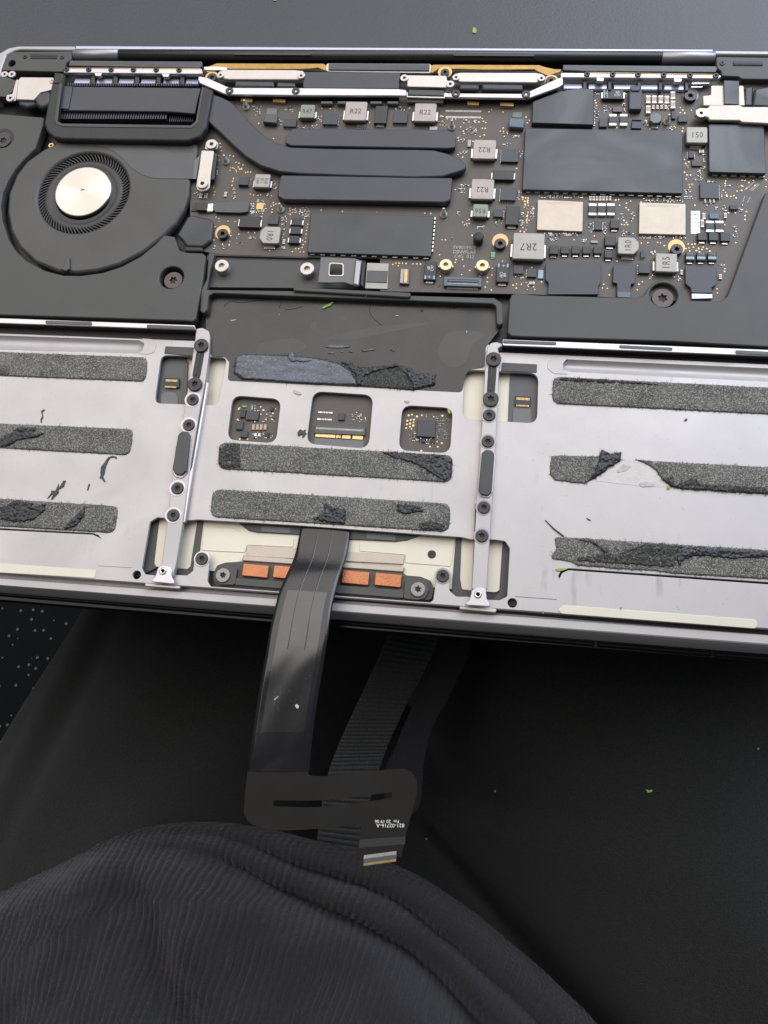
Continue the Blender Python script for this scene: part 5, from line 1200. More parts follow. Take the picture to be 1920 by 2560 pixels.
V += c('F', 330, 20, 365, 5, 408, 8, 385, 32, 430, 12, 358, 92, 352, 115, 346, 150, 503, 226, 533, 234, 570, 238, 594, 232, 185, 170, 197, 206, 190, 232, 208, 424, 200, 508, 372, 463, 188, 622, 327, 635, 322, 664, 336, 585, 405, 572, 487, 558, 542, 560, 602, 420, 690, 382, 694, 358, 703, 300, 683, 330, 726, 312, 706, 322, 848, 400, 848, 372, 868, 385, 870, 360, 846, 350, 972, 435, 1000, 485, 995, 512, 990, 540, 986, 572, 984, 605, 955, 625, 978, 638, 962, 662, 952, 688, 965, 725, 935, 725, 922, 698, 868, 722, 895, 696, 670, 715, 792, 575, 783, 600, 1116, 365, 1300, 375, 1602, 378)
V += c('G', 143, 364, 538, 375, 587, 377, 680, 595, 710, 596, 660, 720, 798, 760, 850, 760, 790, 783, 862, 815, 910, 850, 843, 884, 665, 898, 930, 558, 905, 428, 852, 450, 905, 460, 866, 478, 887, 478, 790, 180, 900, 145, 1098, 832, 1094, 888, 1058, 910, 1056, 945, 1040, 988, 1090, 1012, 996, 898, 1182, 772, 1270, 972, 1298, 962, 1338, 964, 1296, 996, 1352, 908, 1425, 825, 1440, 985, 1450, 1008, 1505, 945, 272, 800, 298, 790, 325, 790, 352, 790, 382, 792, 318, 812, 440, 795, 472, 796, 502, 797, 1345, 240, 1395, 245, 1350, 260, 1372, 278, 1392, 268, 1368, 300, 1392, 290, 1366, 322, 1390, 342, 1392, 368, 1388, 392, 1388, 422, 1384, 452, 1382, 480, 1352, 495, 1378, 512, 1362, 530, 1330, 524, 1300, 4)
V += c('C', 500, 726, 505, 772, 548, 750, 590, 752, 618, 752, 690, 785, 712, 760, 735, 778, 785, 765, 788, 782, 820, 778, 850, 748, 860, 772, 880, 782, 850, 832, 875, 833, 662, 820, 685, 858, 692, 877, 640, 912, 645, 938, 790, 888, 830, 902, 865, 890, 908, 690, 928, 672, 1028, 692, 1226, 735, 1255, 765, 1238, 785, 1030, 830, 1005, 858, 1034, 860, 1068, 880, 1040, 902, 770, 945, 640, 1060, 680, 1082)
V += c('D', 378, 508, 385, 525, 390, 545, 605, 456, 632, 608, 580, 655, 1010, 560, 1028, 578, 1042, 600, 1010, 598, 1092, 580, 965, 700, 945, 722, 975, 708, 1030, 712, 1025, 735, 540, 710, 785, 720, 1040, 945, 1048, 975, 1072, 962, 1040, 1040, 1060, 1060, 1085, 1060, 1052, 1090, 1075, 1130, 1098, 1128, 1080, 1150, 1052, 1172, 1345, 1105, 1358, 1085, 1342, 1122, 1480, 1075, 1465, 1098, 1490, 1100, 1550, 1100, 1438, 1145, 1470, 1142, 1500, 1160, 1562, 1135, 1645, 1095, 1525, 1080, 1505, 1078, 1340, 1145)
V += c('H', 20, 198, 38, 200, 54, 202, 30, 222, 50, 226, 36, 246, 54, 250, 30, 262, 50, 275, 52, 300, 46, 325, 44, 350, 46, 368, 44, 388, 40, 415, 25, 425, 60, 350, 640, 215, 660, 212, 712, 236, 710, 265, 725, 280, 666, 250, 600, 330, 680, 378, 698, 380, 712, 365, 740, 222, 695, 350, 720, 380, 497, 455, 362, 480, 855, 500, 920, 498, 940, 500, 965, 520, 812, 502, 560, 778, 552, 803, 584, 805, 598, 715, 795, 778, 785, 815, 818, 762, 1318, 808, 1320, 836, 1366, 648, 1370, 674, 1368, 692, 1445, 500, 1505, 320, 1505, 345, 1515, 292, 1445, 200, 1430, 185, 1410, 190, 1384, 190, 1360, 150, 1375, 165, 1382, 182, 1452, 155, 1460, 125, 1480, 118, 1482, 150, 1530, 98, 1570, 118, 1645, 125, 1500, 85, 1440, 300, 1395, 300, 1370, 380, 1110, 150, 1130, 110, 1155, 110, 1170, 250, 1110, 540, 1125, 508, 1150, 510, 1170, 508, 1130, 535, 1160, 530, 1195, 510, 1195, 538, 1218, 545, 1225, 530, 1250, 540, 1270, 556, 1180, 552, 1200, 560, 1135, 555, 1600, 70)
dots('gold_vias', V, Z, .3, board)
SK = text_mesh('FV901950E\nDJNVFLA9\n1.4G  012', 1.9, *P(*c('G', 865, 698)[0], Z).to_2d(), Z + .01, .0, .9)
link('silkscreen', SK, 'ink_grey', board)
chip('F', 556, 300, 618, 356, .35, 'gold_pad')
bm = bmesh.new()
for k, L_ in (('H', ((1490, 225, 1505, 185), (1520, 232, 1540, 195), (1540, 145, 1590, 105), (1550, 152, 1600, 110), (1500, 150, 1570, 90))),):
    for u0, v0, u1, v1 in L_:
        a = P(*c(k, u0, v0)[0], Z); b_ = P(*c(k, u1, v1)[0], Z); d = (b_ - a).normalized(); t = Vector((-d.y, d.x, 0)) * .12
        vs = [bm.verts.new(p + Vector((0, 0, .02))) for p in (a + t, a - t, b_ - t, b_ + t)]; bm.faces.new(vs)
link('silkscreen', bm_mesh(bm), 'ink_grey', board)

# ---- trackpad cable: springs out over the front edge, then an L-shaped tail
L_edge = c('N', 682, 70, 680, 90, 668, 150, 655, 212, 636, 270, 612, 322, 588, 375, 562, 440, 540, 520, 522, 600, 506, 680, 490, 770) + c('Q', 262, 560, 235, 720, 205, 920, 180, 1110, 163, 1240)
R_edge = c('N', 953, 85, 951, 105, 946, 160, 938, 212, 920, 275, 900, 330, 882, 392, 865, 460, 850, 530, 840, 600, 828, 690, 812, 780) + c('Q', 678, 560, 650, 720, 620, 920, 600, 1110, 590, 1240)
zs = [-4.6, -4.4, -4.0, -3.2, -1.6, .3, 1.8, 3.0, 4.0, 4.8, 5.3, 5.4, 5.0, 4.2, 3.2, 2.2, 1.4]
Zt = 1.4
bm = bmesh.new(); g = []
NX = 14
for i, (a, b_) in enumerate(zip(L_edge, R_edge)):
    row = []
    for k in range(NX + 1):
        t = k / NX
        ripple = .05 * math.sin(i * 2.1 + k * .9) * (1 if 8 < i < 15 else .2)
        row.append((P(a[0] + (b_[0] - a[0]) * t, a[1] + (b_[1] - a[1]) * t, zs[i]) + Vector((0, 0, .25 * math.sin(math.pi * t) + ripple))))
    g.append(row)
# smooth along the length
fine = []
for i in range(len(g) - 1):
    for s in range(4):
        t = s / 4; r = []
        for k in range(NX + 1):
            p0, p1, p2, p3 = g[max(0, i - 1)][k], g[i][k], g[i + 1][k], g[min(len(g) - 1, i + 2)][k]
            r.append(.5 * ((2 * p1) + (p2 - p0) * t + (2 * p0 - 5 * p1 + 4 * p2 - p3) * t * t + (3 * p1 - p0 - 3 * p2 + p3) * t ** 3))
        fine.append(r)
fine.append(g[-1])
top = [[bm.verts.new(p) for p in r] for r in fine]
bot = [[bm.verts.new(p - Vector((0, 0, .16))) for p in r] for r in fine]
nR = len(fine)
for i in range(nR - 1):
    for k in range(NX):
        bm.faces.new((top[i][k], top[i][k + 1], top[i + 1][k + 1], top[i + 1][k])); bm.faces.new((bot[i][k], bot[i + 1][k], bot[i + 1][k + 1], bot[i][k + 1]))
    bm.faces.new((top[i][0], top[i + 1][0], bot[i + 1][0], bot[i][0])); bm.faces.new((top[i][NX], bot[i][NX], bot[i + 1][NX], top[i + 1][NX]))
bmesh.ops.recalc_face_normals(bm, faces=bm.faces)
cable = link('trackpad_cable', bm_mesh(bm), 'flex', laptop, smooth=False)
for p in cable.data.polygons: p.use_smooth = True
# shiny protective film down the middle of the strip
bm = bmesh.new(); i0, i1 = 27, nR - 7; rows = []
for i in range(i0, i1):
    rows.append([bm.verts.new(fine[i][k] + Vector((0, 0, .07 + .012 * noise.noise(Vector((i * .35, k * .8, 0)))))) for k in range(2, NX - 1)])
for a, b_ in zip(rows, rows[1:]):
    for k in range(len(a) - 1): bm.faces.new((a[k], a[k + 1], b_[k + 1], b_[k]))
bmesh.ops.recalc_face_normals(bm, faces=bm.faces)
fl_ = link('cable_film', bm_mesh(bm), 'flex_film', cable, smooth=True)
for t0, e0, e1 in ((5, 0, 44), (9, 0, 44)):
    bm = bmesh.new(); w = []
    for i in range(e0, e1):
        p = fine[i][t0]; w.append([bm.verts.new(p + Vector((dx, 0, dz))) for dx, dz in ((-.22, .03), (0, .17), (.22, .03))])
    for a, b_ in zip(w, w[1:]):
        for k in range(2): bm.faces.new((a[k], a[k + 1], b_[k + 1], b_[k]))
    bmesh.ops.recalc_face_normals(bm, faces=bm.faces)
    link('cable_crease', bm_mesh(bm), 'flex', cable, smooth=True)
tail = c('Q', 172, 1180, 158, 1270, 140, 1440, 138, 1530, 160, 1580, 200, 1610, 260, 1638, 340, 1650, 460, 1648, 600, 1640, 760, 1628, 950, 1606, 940, 1690, 930, 1760, 915, 1850, 1225, 1830, 1252, 1720, 1262, 1660, 1300, 1520, 1332, 1400, 1338, 1340, 1325, 1280, 1290, 1240, 1240, 1222, 1160, 1224, 980, 1246, 800, 1264, 680, 1274, 610, 1272, 584, 1262, 580, 1235)
slot_t = c('Q', 340, 1440, 460, 1442, 580, 1444, 700, 1439, 850, 1424, 1000, 1404, 1166, 1384, 1160, 1424, 1000, 1448, 850, 1468, 700, 1484, 560, 1489, 340, 1482)
tl = link('cable_tail', curve_mesh([fillet(mm(tail, Zt), 1.0), fillet(mm(slot_t, Zt), .9)], Zt - .02, .18, .03), 'flex_end', cable)
poly('stiffener', c('Q', 938, 1712, 1256, 1690, 1250, 1745, 930, 1770), Zt + .06, .12, 'flex_bar', cable, r=.1, bev=.03)
poly('stiffener', c('Q', 925, 1800, 1236, 1775, 1226, 1832, 912, 1856), Zt + .10, .2, 'flex_end', cable, r=.1, bev=.03)
poly('plug', c('Q', 962, 1845, 1195, 1815, 1190, 1848, 965, 1878), Zt + .9, 1.0, 'tape_grey', cable, r=.15, bev=.1)
it = bmesh.new()
for i in range(30):
    t = i / 29
    for (a, b_), dz, mi, ln in (((c('Q', 970, 1832)[0], c('Q', 1188, 1803)[0]), .75, 0, .42), ((c('Q', 968, 1884)[0], c('Q', 1186, 1854)[0]), .9, 1, .3)):
        q = P(a[0] + (b_[0] - a[0]) * t, a[1] + (b_[1] - a[1]) * t, Zt + dz)
        add_box(it, q.x - .075, q.y - ln, Zt + dz - .4, q.x + .075, q.y + ln, Zt + dz + .1, 0, mi)
a = P(*c('Q', 965, 1868)[0], Zt + .95)
pn = link('plug_pins', bm_mesh(it), ['solder', 'gold'], cable); pn['kind'] = 'stuff'
poly('plug_edge', c('Q', 966, 1860, 1190, 1832, 1190, 1856, 966, 1886), Zt + .5, .7, 'gold', cable, r=.1)
ta = PI + math.radians(6)
me = bmesh.new()
append_me(me, text_mesh('821-02716-A', 1.35, *P(*c('Q', 1150, 1613)[0], Zt).to_2d(), Zt + .02, ta, 1.08), 0)
append_me(me, text_mesh('Fm  20 19 06', 1.2, *P(*c('Q', 1126, 1585)[0], Zt).to_2d(), Zt + .02, ta, 1.05), 0)
link('lettering', bm_mesh(me), 'ink_white', cable)
for k, pts in (('Q', (342, 745, 372, 718, 378, 722, 352, 748)), ('Q', (490, 782, 505, 775, 520, 790, 512, 808, 496, 800))):
    o = poly('dust_fleck', c(k, *pts), 4.62, .15, 'glue', None, r=.1, rag=.1, bev=.03)
    tag(o, 'white sliver of dust on the shiny cable strip' if pts[0] == 342 else 'pale clear fleck on the shiny cable strip', 'dust fleck')

# ================================================================== PERSON
def fabric(name, col, weave, strength, sheen=.25, knit=False):
    mt = bpy.data.materials.new(name); mt.use_nodes = True; M[name] = mt
    nt = mt.node_tree; N = nt.nodes; L = nt.links; b = N['Principled BSDF']
    b.inputs['Roughness'].default_value = .9; b.inputs['Specular IOR Level'].default_value = .15
    b.inputs['Sheen Weight'].default_value = sheen; b.inputs['Sheen Roughness'].default_value = .5; b.inputs['Sheen Tint'].default_value = (.5, .5, .55, 1)
    tc = N.new('ShaderNodeTexCoord')
    geo = N.new('ShaderNodeNewGeometry')
    n1 = N.new('ShaderNodeTexNoise'); n1.inputs['Scale'].default_value = weave; n1.inputs['Detail'].default_value = 3
    L.new(geo.outputs['Position'], n1.inputs['Vector'])
    mr = N.new('ShaderNodeMapRange'); mr.inputs[1].default_value = .3; mr.inputs[2].default_value = .7; mr.inputs[3].default_value = .65; mr.inputs[4].default_value = 1.35
    L.new(n1.outputs['Fac'], mr.inputs[0])
    vm = N.new('ShaderNodeVectorMath'); vm.operation = 'SCALE'; vm.inputs[0].default_value = col
    L.new(mr.outputs[0], vm.inputs['Scale']); L.new(vm.outputs[0], b.inputs['Base Color'])
    h = n1.outputs['Fac']
    if knit:
        sp = N.new('ShaderNodeSeparateXYZ'); L.new(tc.outputs['UV'], sp.inputs[0])
        def mth(op, a, v=None, b2=None):
            n = N.new('ShaderNodeMath'); n.operation = op
            if isinstance(a, (int, float)): n.inputs[0].default_value = a
            else: L.new(a, n.inputs[0])
            if v is not None: n.inputs[1].default_value = v
            if b2 is not None: L.new(b2, n.inputs[1])
            return n.outputs[0]
        wob = N.new('ShaderNodeTexNoise'); wob.inputs['Scale'].default_value = 900; L.new(geo.outputs['Position'], wob.inputs['Vector'])
        ux = mth('ADD', mth('MULTIPLY', sp.outputs[0], 2 * math.pi), None, mth('MULTIPLY', wob.outputs['Fac'], 1.6))
        rib = mth('ABSOLUTE', mth('SINE', ux))
        vy = mth('MULTIPLY', sp.outputs[1], 2 * math.pi)
        st = mth('MULTIPLY', mth('SINE', vy), .22)
        hh = mth('ADD', rib, None, st)
        hh = mth('ADD', hh, None, mth('MULTIPLY', n1.outputs['Fac'], .7))
        h = hh
        # loops: the furrow between ribs is thinner yarn, so less fibre
    bp = N.new('ShaderNodeBump'); bp.inputs['Strength'].default_value = strength; bp.inputs['Distance'].default_value = .0006
    L.new(h, bp.inputs['Height']); L.new(bp.outputs[0], b.inputs['Normal'])
fabric('trouser_cloth', (.018, .0182, .0178), 1900, 1.0, .22)
fabric('shirt_knit', (.021, .020, .022), 2600, .8, .3)
fabric('webbing', (.032, .033, .033), 2200, .8, .25)
fabric('band_cloth', (.014, .014, .016), 2500, .3, .1)

person = empty('person', (20, -250, -250), 'seated person in black trousers and a dark ribbed knit top, lap under the laptop', 'person')
def tube(bm, path, rad, n=40, squash=.85, fold=None):
    rings = []
    for i, (p, r) in enumerate(zip(path, rad)):
        a = path[max(0, i - 1)]; b_ = path[min(len(path) - 1, i + 1)]
        d = (b_ - a).normalized(); sx = d.cross(Vector((0, 0, 1))).normalized(); up = sx.cross(d)
        ring = []
        for k in range(n):
            t = 2 * math.pi * k / n
            rr = r * (1 + (fold(i / (len(path) - 1), t) if fold else 0))
            ring.append(bm.verts.new(p + sx * rr * math.cos(t) + up * rr * squash * math.sin(t)))
        rings.append(ring)
    for a, b_ in zip(rings, rings[1:]):
        for k in range(n): bm.faces.new((a[k], a[(k + 1) % n], b_[(k + 1) % n], b_[k]))
    bm.faces.new(list(reversed(rings[0]))); bm.faces.new(rings[-1])
def lerp_path(pts, n):
    v = [Vector(p) for p in pts]; out = []
    for i in range(n + 1):
        t = i / n * (len(v) - 1); k = min(int(t), len(v) - 2); f_ = t - k
        p0, p1, p2, p3 = v[max(0, k - 1)], v[k], v[k + 1], v[min(len(v) - 1, k + 2)]
        out.append(.5 * ((2 * p1) + (p2 - p0) * f_ + (2 * p0 - 5 * p1 + 4 * p2 - p3) * f_ * f_ + (3 * p1 - p0 - 3 * p2 + p3) * f_ ** 3))
    return out
LXc = ([-345, -245, -165, -98, 0, 170], [-138, -105, -80, -58, -24, 18]); RXc = ([-345, -240, -168, -100, 0, 170], [262, 212, 158, 126, 128, 150])
def smax(a, b_, k):
    h_ = np.clip(.5 + .5 * (a - b_) / k, 0, 1); return b_ * (1 - h_) + a * h_ + k * h_ * (1 - h_)
def lap_z(x, y):
    x = np.asarray(x, float); y = np.asarray(y, float)
    def thigh(tab, r, zc, sq):
        xc = np.interp(y, *tab); sl = (np.interp(y + 6, *tab) - np.interp(y - 6, *tab)) / 12
        d = np.abs(x - xc) / np.sqrt(1 + sl * sl)
        top = zc + sq * np.sqrt(np.maximum(r * r - d * d, 0))
        return np.where(d < r, top, zc - (d - r) * 30)
    zl = thigh(LXc, 79.0, -150 - .10 * (y + 100), .92); zr = thigh(RXc, 104.0, -150 - .10 * (y + 100), .74)
    # soft creases running with the left thigh and gathered cloth at the hip
    xl = x - np.interp(y, *LXc)
    zl = zl + 3.0 * np.exp(-((xl + 60 + .05 * y) / 7) ** 2) - 2.0 * np.exp(-((xl + 46 + .05 * y) / 6) ** 2) + 1.8 * np.sin(xl * .06 + y * .035) + 1.2 * np.sin(xl * .11 - y * .06 + 1)
    xr_ = x - np.interp(y, *RXc)
    zr = zr + 1.6 * np.sin(xr_ * .05 + y * .03 + 2) + .9 * np.sin(xr_ * .10 - y * .05)
    zc_ = np.interp(y, [-345, -230, -170, -100, 0, 170], [-88, -100, -118, -165, -215, -245])
    zc_ = np.where((x > np.interp(y, *LXc)) & (x < np.interp(y, *RXc)), zc_, -400.0)
    k = np.interp(y, [-345, -190, -150, -60], [4, 5, 16, 26])
    z_ = smax(smax(zl, zr, k), zc_, k * .7)
    p, q = P(1030, 2065, -92), P(1500, 2570, -92); L2 = math.hypot(q.x - p.x, q.y - p.y)
    t = ((x - p.x) * (q.x - p.x) + (y - p.y) * (q.y - p.y)) / L2; n_ = ((x - p.x) * (q.y - p.y) - (y - p.y) * (q.x - p.x)) / L2
    w_ = np.clip((t + 15) / 25, 0, 1) * np.clip((L2 * 1.5 - t) / 20, 0, 1)
    return z_ - 11 * np.exp(-(n_ / 4.5) ** 2) * w_ - 6 * np.exp(-(n_ / 13) ** 2) * w_
gx_ = np.arange(-300, 381, 2.0); gy_ = np.arange(-345, 171, 2.0)
GX, GY = np.meshgrid(gx_, gy_)
GZ = np.maximum(lap_z(GX, GY), -252)
GZ += .35 * np.random.default_rng(5).normal(0, 1, GZ.shape) * 0
me = bpy.data.meshes.new('lap'); ny_, nx_ = GX.shape
V_ = np.stack([GX, GY, GZ], -1).reshape(-1, 3); Bv = V_.copy(); Bv[:, 2] = -254
ix = np.arange(ny_ * nx_).reshape(ny_, nx_)
Ft = np.stack([ix[:-1, :-1], ix[:-1, 1:], ix[1:, 1:], ix[1:, :-1]], -1).reshape(-1, 4)
keep = (GZ.reshape(-1)[Ft].max(1) > -251.5)
Ft = Ft[keep]
me.from_pydata(V_.tolist(), [], Ft.tolist())
bm = bmesh.new(); bm.from_mesh(me)
bmesh.ops.delete(bm, geom=[v for v in bm.verts if not v.link_faces], context='VERTS')
# close the volume underneath
bo = [e for e in bm.edges if e.is_boundary]
ex = bmesh.ops.extrude_edge_only(bm, edges=bo)
for v in [g_ for g_ in ex['geom'] if isinstance(g_, bmesh.types.BMVert)]: v.co.z = -255
bmesh.ops.recalc_face_normals(bm, faces=bm.faces)
if sum(f.normal.z for f in bm.faces) < 0: bmesh.ops.reverse_faces(bm, faces=bm.faces)
# lower legs down to the carpet
for x0, y0 in ((16, 120), (150, 120)):
    tube(bm, lerp_path([(x0, y0, -190), (x0, y0 + 55, -280), (x0, y0 + 40, -480), (x0, y0 + 30, -698)], 16), [62 - 16 * (i / 16) for i in range(17)], 32, .9)
link('trousers', bm_mesh(bm), 'trouser_cloth', person, smooth=True)
def on_lap(px, py, lift=.5):
    z = -80.0
    for _ in range(12):
        q = P(px, py, z); z = .5 * z + .5 * (float(lap_z(q.x, q.y)) + lift)
    return z

# knit top: a sheet hanging over the belly with rolling folds
hem = [P(*q, -52) for q in ((-500, 2420), (-250, 2330), (0, 2225), (120, 2170), (250, 2105), (350, 2074), (450, 2064), (560, 2066), (700, 2090), (850, 2125), (930, 2150), (1050, 2205), (1180, 2290), (1300, 2390), (1400, 2480), (1500, 2580), (1650, 2760), (1800, 2950))]
hem = catmull([h.to_2d() for h in hem], 10, closed=False)
hl_ = np.cumsum([0] + [(b_ - a).length for a, b_ in zip(hem, hem[1:])])
hx = np.array([p.x for p in hem]); hy = np.array([p.y for p in hem]); LH = hl_[-1]
RIB = 2.75
NUx = int(LH / RIB) * 8; NVy = 210
uu = np.linspace(0, LH, NUx + 1); vv_ = np.linspace(0, 1, NVy + 1) ** 1.25 * 150
HX = np.interp(uu, hl_, hx); HY = np.interp(uu, hl_, hy)
dX = 5 - HX; dY = -420 - HY; dl = np.hypot(dX, dY); dX /= dl; dY /= dl
Sg, Ug = np.meshgrid(vv_, uu, indexing='ij')
X = HX[None, :] + dX[None, :] * Sg; Y = HY[None, :] + dY[None, :] * Sg
def ss(x, a, b_):
    t = np.clip((x - a) / (b_ - a), 0, 1); return t * t * (3 - 2 * t)
xr = np.clip((X + 95) / 150, -.2, 1.4)                     # 0 left .. 1 right of the belly
wv = 1.5 * np.sin(X * .045 + 1.0) + 1.0 * np.sin(X * .11 + 2.0)
s3 = np.interp(xr, [-.3, -.05, .17, .44, .7, .8, 1.2], [1, 2, 7.5, 17, 22, 25, 33]) + wv
s2 = np.interp(xr, [-.3, .1, .33, .57, .77, 1.2], [.5, 2.5, 7, 10.5, 12.5, 17]) + .5 * wv
sep = ss(s3 - s2, .5, 7); amp = (.7 + .3 * np.sin(X * .035 + .5)) * (1 - .45 * ss(xr, .65, 1.05))
Zs = -60 + 4.5 * ss(Sg, -1, 7) - 5.0 * sep * amp * np.exp(-((Sg - s2 + 2.0) / 2.3) ** 2) + 4.4 * sep * ss(Sg, s2 - 3, s2 + 5)
Zs += -7.5 * amp * np.exp(-((Sg - s3 + 2.6) / 2.9) ** 2) * (.45 + .55 * sep) + 6.5 * ss(Sg, s3 - 3.5, s3 + 8) + 29 * (1 - np.exp(-np.maximum(0, Sg - s3) / 46))
def furrow(a, b_, w, d):
    p, q = P(*a, -35), P(*b_, -35); L2 = math.hypot(q.x - p.x, q.y - p.y)
    t = ((X - p.x) * (q.x - p.x) + (Y - p.y) * (q.y - p.y)) / L2
    n_ = ((X - p.x) * (q.y - p.y) - (Y - p.y) * (q.x - p.x)) / L2
    n_ = n_ + 3 * np.sin(t / 11)
    return -d * np.exp(-(n_ / w) ** 2) * ss(t, -4, 16)
Zs += furrow((560, 2215), (900, 2420), 6, 2.6) + furrow((300, 2260), (130, 2480), 7, 2.4) + furrow((700, 2400), (930, 2560), 7, 2.4) + furrow((215, 2195), (490, 2570), 8.5, 10.0) + furrow((930, 2370), (1200, 2640), 7.0, 6.0) + furrow((620, 2290), (800, 2620), 14, 3.0) + furrow((-60, 2300), (60, 2620), 12, 3.0)
Zs += 1.6 * np.sin(X * .07 + Y * .05) * np.sin(Y * .09 - X * .03 + 1) + .7 * np.sin(X * .21 + 2) * np.sin(Y * .17)
wx = X + 5 * np.sin(Y * .06 + 1) + 3 * np.sin(Y * .13); wy = Y + 5 * np.sin(X * .05) + 3 * np.sin(X * .12 + 2)
Zs += 1.5 * np.sin((wx * .8 + wy * .55) * .16) * ss(np.sin(wx * .025 - wy * .04 + .6), -.1, .9) * ss(Sg, 8, 30)
Zs += 1.0 * np.sin((wx * .3 - wy * .9) * .21 + 1) * ss(np.sin(wx * .04 + wy * .03 + 2.1), 0, .9) * ss(Sg, 2, 20)
Pm = np.stack([X, Y, Zs], -1)
du = np.gradient(Pm, axis=1); dv = np.gradient(Pm, axis=0)
Nn = np.cross(dv, du); Nn /= np.linalg.norm(Nn, axis=-1, keepdims=True) + 1e-9
Nn *= np.sign(Nn[..., 2:3] + 1e-9)
rng = np.random.default_rng(3)
wob = np.interp(np.arange(NVy + 1), np.arange(0, NVy + 1, 5), rng.normal(0, .4, len(range(0, NVy + 1, 5))))[:, None]
ph = (Ug + Sg * (.42 - .30 * np.clip(xr, 0, 1)) + wob) / RIB * math.pi
rib = np.abs(np.sin(ph)) ** .55
st = np.sin(Sg / 1.25 * 2 * math.pi + np.floor(ph / math.pi) * 2.1)
ribid = np.floor(ph / math.pi).astype(int); rr_ = rng.uniform(.65, 1.1, ribid.max() - ribid.min() + 2)
lo = rng.normal(0, 1, (NVy // 7 + 2, NUx // 14 + 2)); ai = np.linspace(0, lo.shape[0] - 1.001, NVy + 1); bi = np.linspace(0, lo.shape[1] - 1.001, NUx + 1)
a0 = ai.astype(int)[:, None]; b0 = bi.astype(int)[None, :]; fa_ = (ai[:, None] - a0); fb_ = (bi[None, :] - b0)
fld = (lo[a0, b0] * (1 - fa_) + lo[a0 + 1, b0] * fa_) * (1 - fb_) + (lo[a0, b0 + 1] * (1 - fa_) + lo[a0 + 1, b0 + 1] * fa_) * fb_
fade = np.clip(1 + .38 * fld, .25, 1.7) * (.6 + .4 * ss(Sg, s3 - 2, s3 + 14))
hgt = (1.15 * rib + .32 * st * rib) * rr_[ribid - ribid.min()] * fade + rng.normal(0, .075, Ug.shape)
Pm = Pm + Nn * hgt[..., None]
nu = NUx + 1
me = bpy.data.meshes.new('knit')
idx = np.arange((NVy + 1) * nu).reshape(NVy + 1, nu)
F = np.stack([idx[:-1, :-1], idx[1:, :-1], idx[1:, 1:], idx[:-1, 1:]], -1).reshape(-1, 4)
me.from_pydata(Pm.reshape(-1, 3).tolist(), [], F.tolist())
bm = bmesh.new(); bm.from_mesh(me); bm.normal_update()
if sum(f.normal.z for f in bm.faces) < 0: bmesh.ops.reverse_faces(bm, faces=bm.faces)
bm.to_mesh(me); bm.free()
shirt = link('knit_top', me, 'shirt_knit', person, smooth=True)

# webbing strap: real cross ribs, thing of its own
sa = c('Q', 1160, 230, 1090, 400, 1005, 590, 925, 760, 850, 920, 790, 1060, 735, 1200, 690, 1380, 662, 1560, 640, 1740, 620, 1900)
sb = c('Q', 1490, 290, 1430, 450, 1350, 620, 1262, 780, 1195, 920, 1130, 1060, 1085, 1190, 1020, 1400, 965, 1580, 930, 1790, 905, 1960)
n = len(sa)
A_ = [P(*q, -50 - 5 * math.sin(i * .4) - 26 * max(0, (i - 6.5) / 4) ** 1.5).copy() for i, q in enumerate(sa)]; B_ = [P(*q, -50 - 5 * math.sin(i * .4) - 26 * max(0, (i - 6.5) / 4) ** 1.5).copy() for i, q in enumerate(sb)]
A_ = lerp_path(A_, 100); B_ = lerp_path(B_, 100)
L_ = sum((a - b_).length for a, b_ in zip(A_, A_[1:])); 
bm = bmesh.new(); ribs = int(L_ / 1.75); per = 6; rows = []
NW = 34
for i in range(ribs * per + 1):
    t = i / (ribs * per) * 100; k = min(99, int(t)); a = A_[k].lerp(A_[k + 1], t - k); b_ = B_[k].lerp(B_[k + 1], t - k)
    r = []
    for w in range(NW + 1):
        x = w / NW; ph = (i % per) / per
        z = .85 * abs(math.sin(math.pi * (i / per))) ** .7 * (1 + .25 * math.sin(w * 2.2 + (i // per) * math.pi)) - .9 * (abs(x - .5) * 2) ** 8
        r.append(bm.verts.new(a.lerp(b_, x) + Vector((0, 0, z))))
    rows.append(r)
for a, b_ in zip(rows, rows[1:]):
    for k in range(NW): bm.faces.new((a[k], a[k + 1], b_[k + 1], b_[k]))
bmesh.ops.recalc_face_normals(bm, faces=bm.faces)
for f in bm.faces:
    if f.normal.z < 0: f.normal_flip()
strap = link('webbing_strap', bm_mesh(bm), 'webbing', None, smooth=True)
sm = strap.modifiers.new('thickness', 'SOLIDIFY'); sm.thickness = .0012; sm.offset = -1
tag(strap, 'black ribbed webbing strap lying across the lap below the hanging cable', 'strap')
bd = poly('cloth_band', c('Q', 1640, 330, 1700, 400, 1560, 720, 1470, 880, 1420, 1000, 1380, 1200, 1340, 1500, 1150, 1560, 1100, 1280, 1180, 1080, 1270, 860, 1380, 640, 1480, 400), -56, 1.2, 'band_cloth', None, bev=.4, cr=True)
tag(bd, 'smooth black fabric band beside the ribbed strap on the lap', 'band')

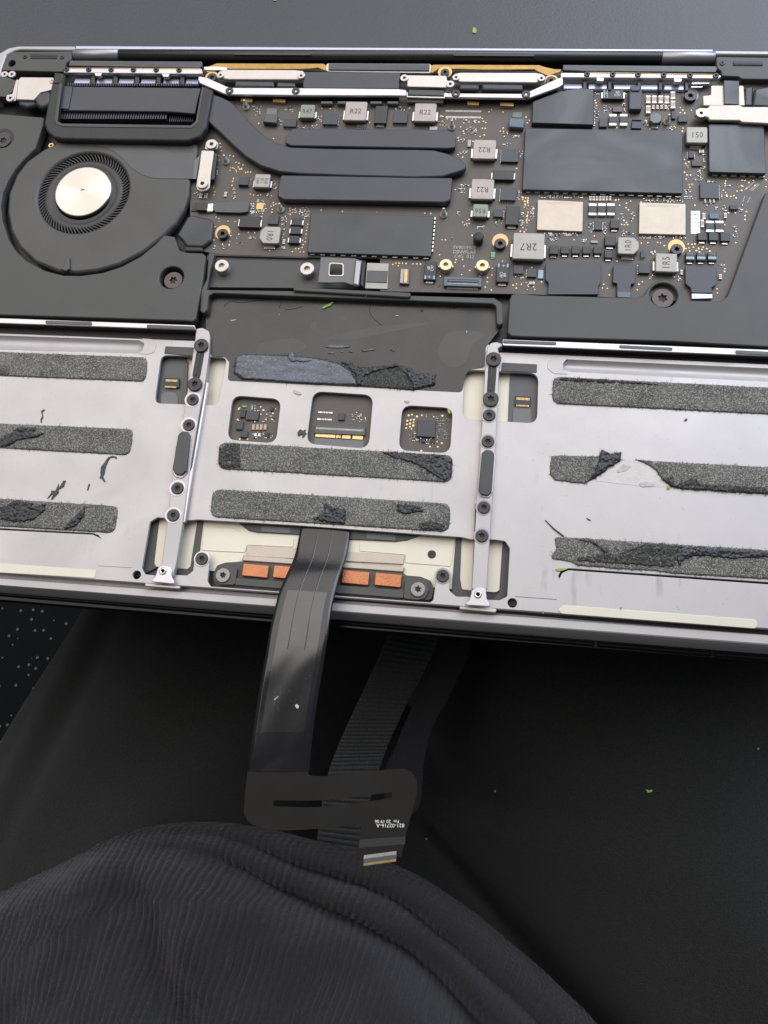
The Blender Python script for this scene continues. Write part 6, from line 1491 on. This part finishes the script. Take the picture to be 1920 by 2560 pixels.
# ================================================================== scraps and crumbs
def leaf(k, pts, z, label, h=.25, m_='leaf'):
    o = poly('leaf_scrap', c(k, *pts), z, h, m_, None, r=.2, bev=.06)
    return tag(o, label, 'leaf scrap')
leaf('X', (1182, 68, 1190, 69, 1192, 78, 1189, 83, 1181, 81), Z_TABLE + .35, 'small square green leaf scrap on the black table')
leaf('X', (682, -3, 690, -3, 690, 2, 684, 2), Z_TABLE + .35, 'pale green leaf crumb on the black table by the picture edge')
leaf('J', (655, 102, 668, 90, 690, 80, 712, 68, 716, 74, 700, 90, 680, 96, 664, 104), Z_PLATE + .55, 'narrow pointed green leaf scrap in the black battery pocket', .3)
leaf('J', (876, 33, 886, 31, 886, 42, 879, 43), -.2, 'tiny green crumb on the raised black pocket edge')
leaf('K', (1508, 198, 1522, 206, 1534, 204, 1524, 234, 1512, 220), -3.0, 'folded dull green scrap in the corner of the right board window')
leaf('L', (1124, 842, 1134, 840, 1140, 848, 1134, 857, 1124, 853), Z_PLATE + .5, 'round yellow green crumb beside the torn foam gap', .35)
leaf('O', (580, 450, 612, 446, 650, 449, 620, 458, 600, 462), Z_PLATE + .35, 'thin yellow green leaf scrap at the recess corner')
leaf('O', (518, 658, 523, 658, 524, 678, 519, 678), -3.0, 'upright green fibre at the silver front edge')
leaf('O', (914, 640, 919, 640, 919, 656, 914, 656), Z_PLATE + .4, 'tiny green fibre on the cream foil strip')
leaf('X', (1613, 1972, 1622, 1976, 1632, 1974, 1630, 1980, 1620, 1982), on_lap(1622, 1976), 'curved yellow green leaf scrap on the black trouser leg', .4)
for x, y, lb in ((1238, 1978, 'grey lint flake on the trouser leg right of the cable end'), (1111, 1750, 'tiny lint speck beside the cloth band'), (1065, 2098, 'white lint speck next to the cable plug'), (1896, 1872, 'pale crumb on the far side of the trouser leg')):
    o = poly('lint', c('X', x - 3, y - 2, x + 3, y - 3, x + 3, y + 2, x - 2, y + 3), on_lap(x, y, .3), .3, 'crumb', None, r=.3, rag=.1); tag(o, lb, 'lint')
q = P(-8, 1880, -640)
bm = lathe([(12, -700), (17, -692), (17, -670), (12, -655), (0, -650)], 24, q.x - 9, q.y - 6)
o = link('white_lump', bm_mesh(bm), 'white_scrap', None, smooth=True); tag(o, 'rounded white object on the dotted carpet beside the leg', 'white object')
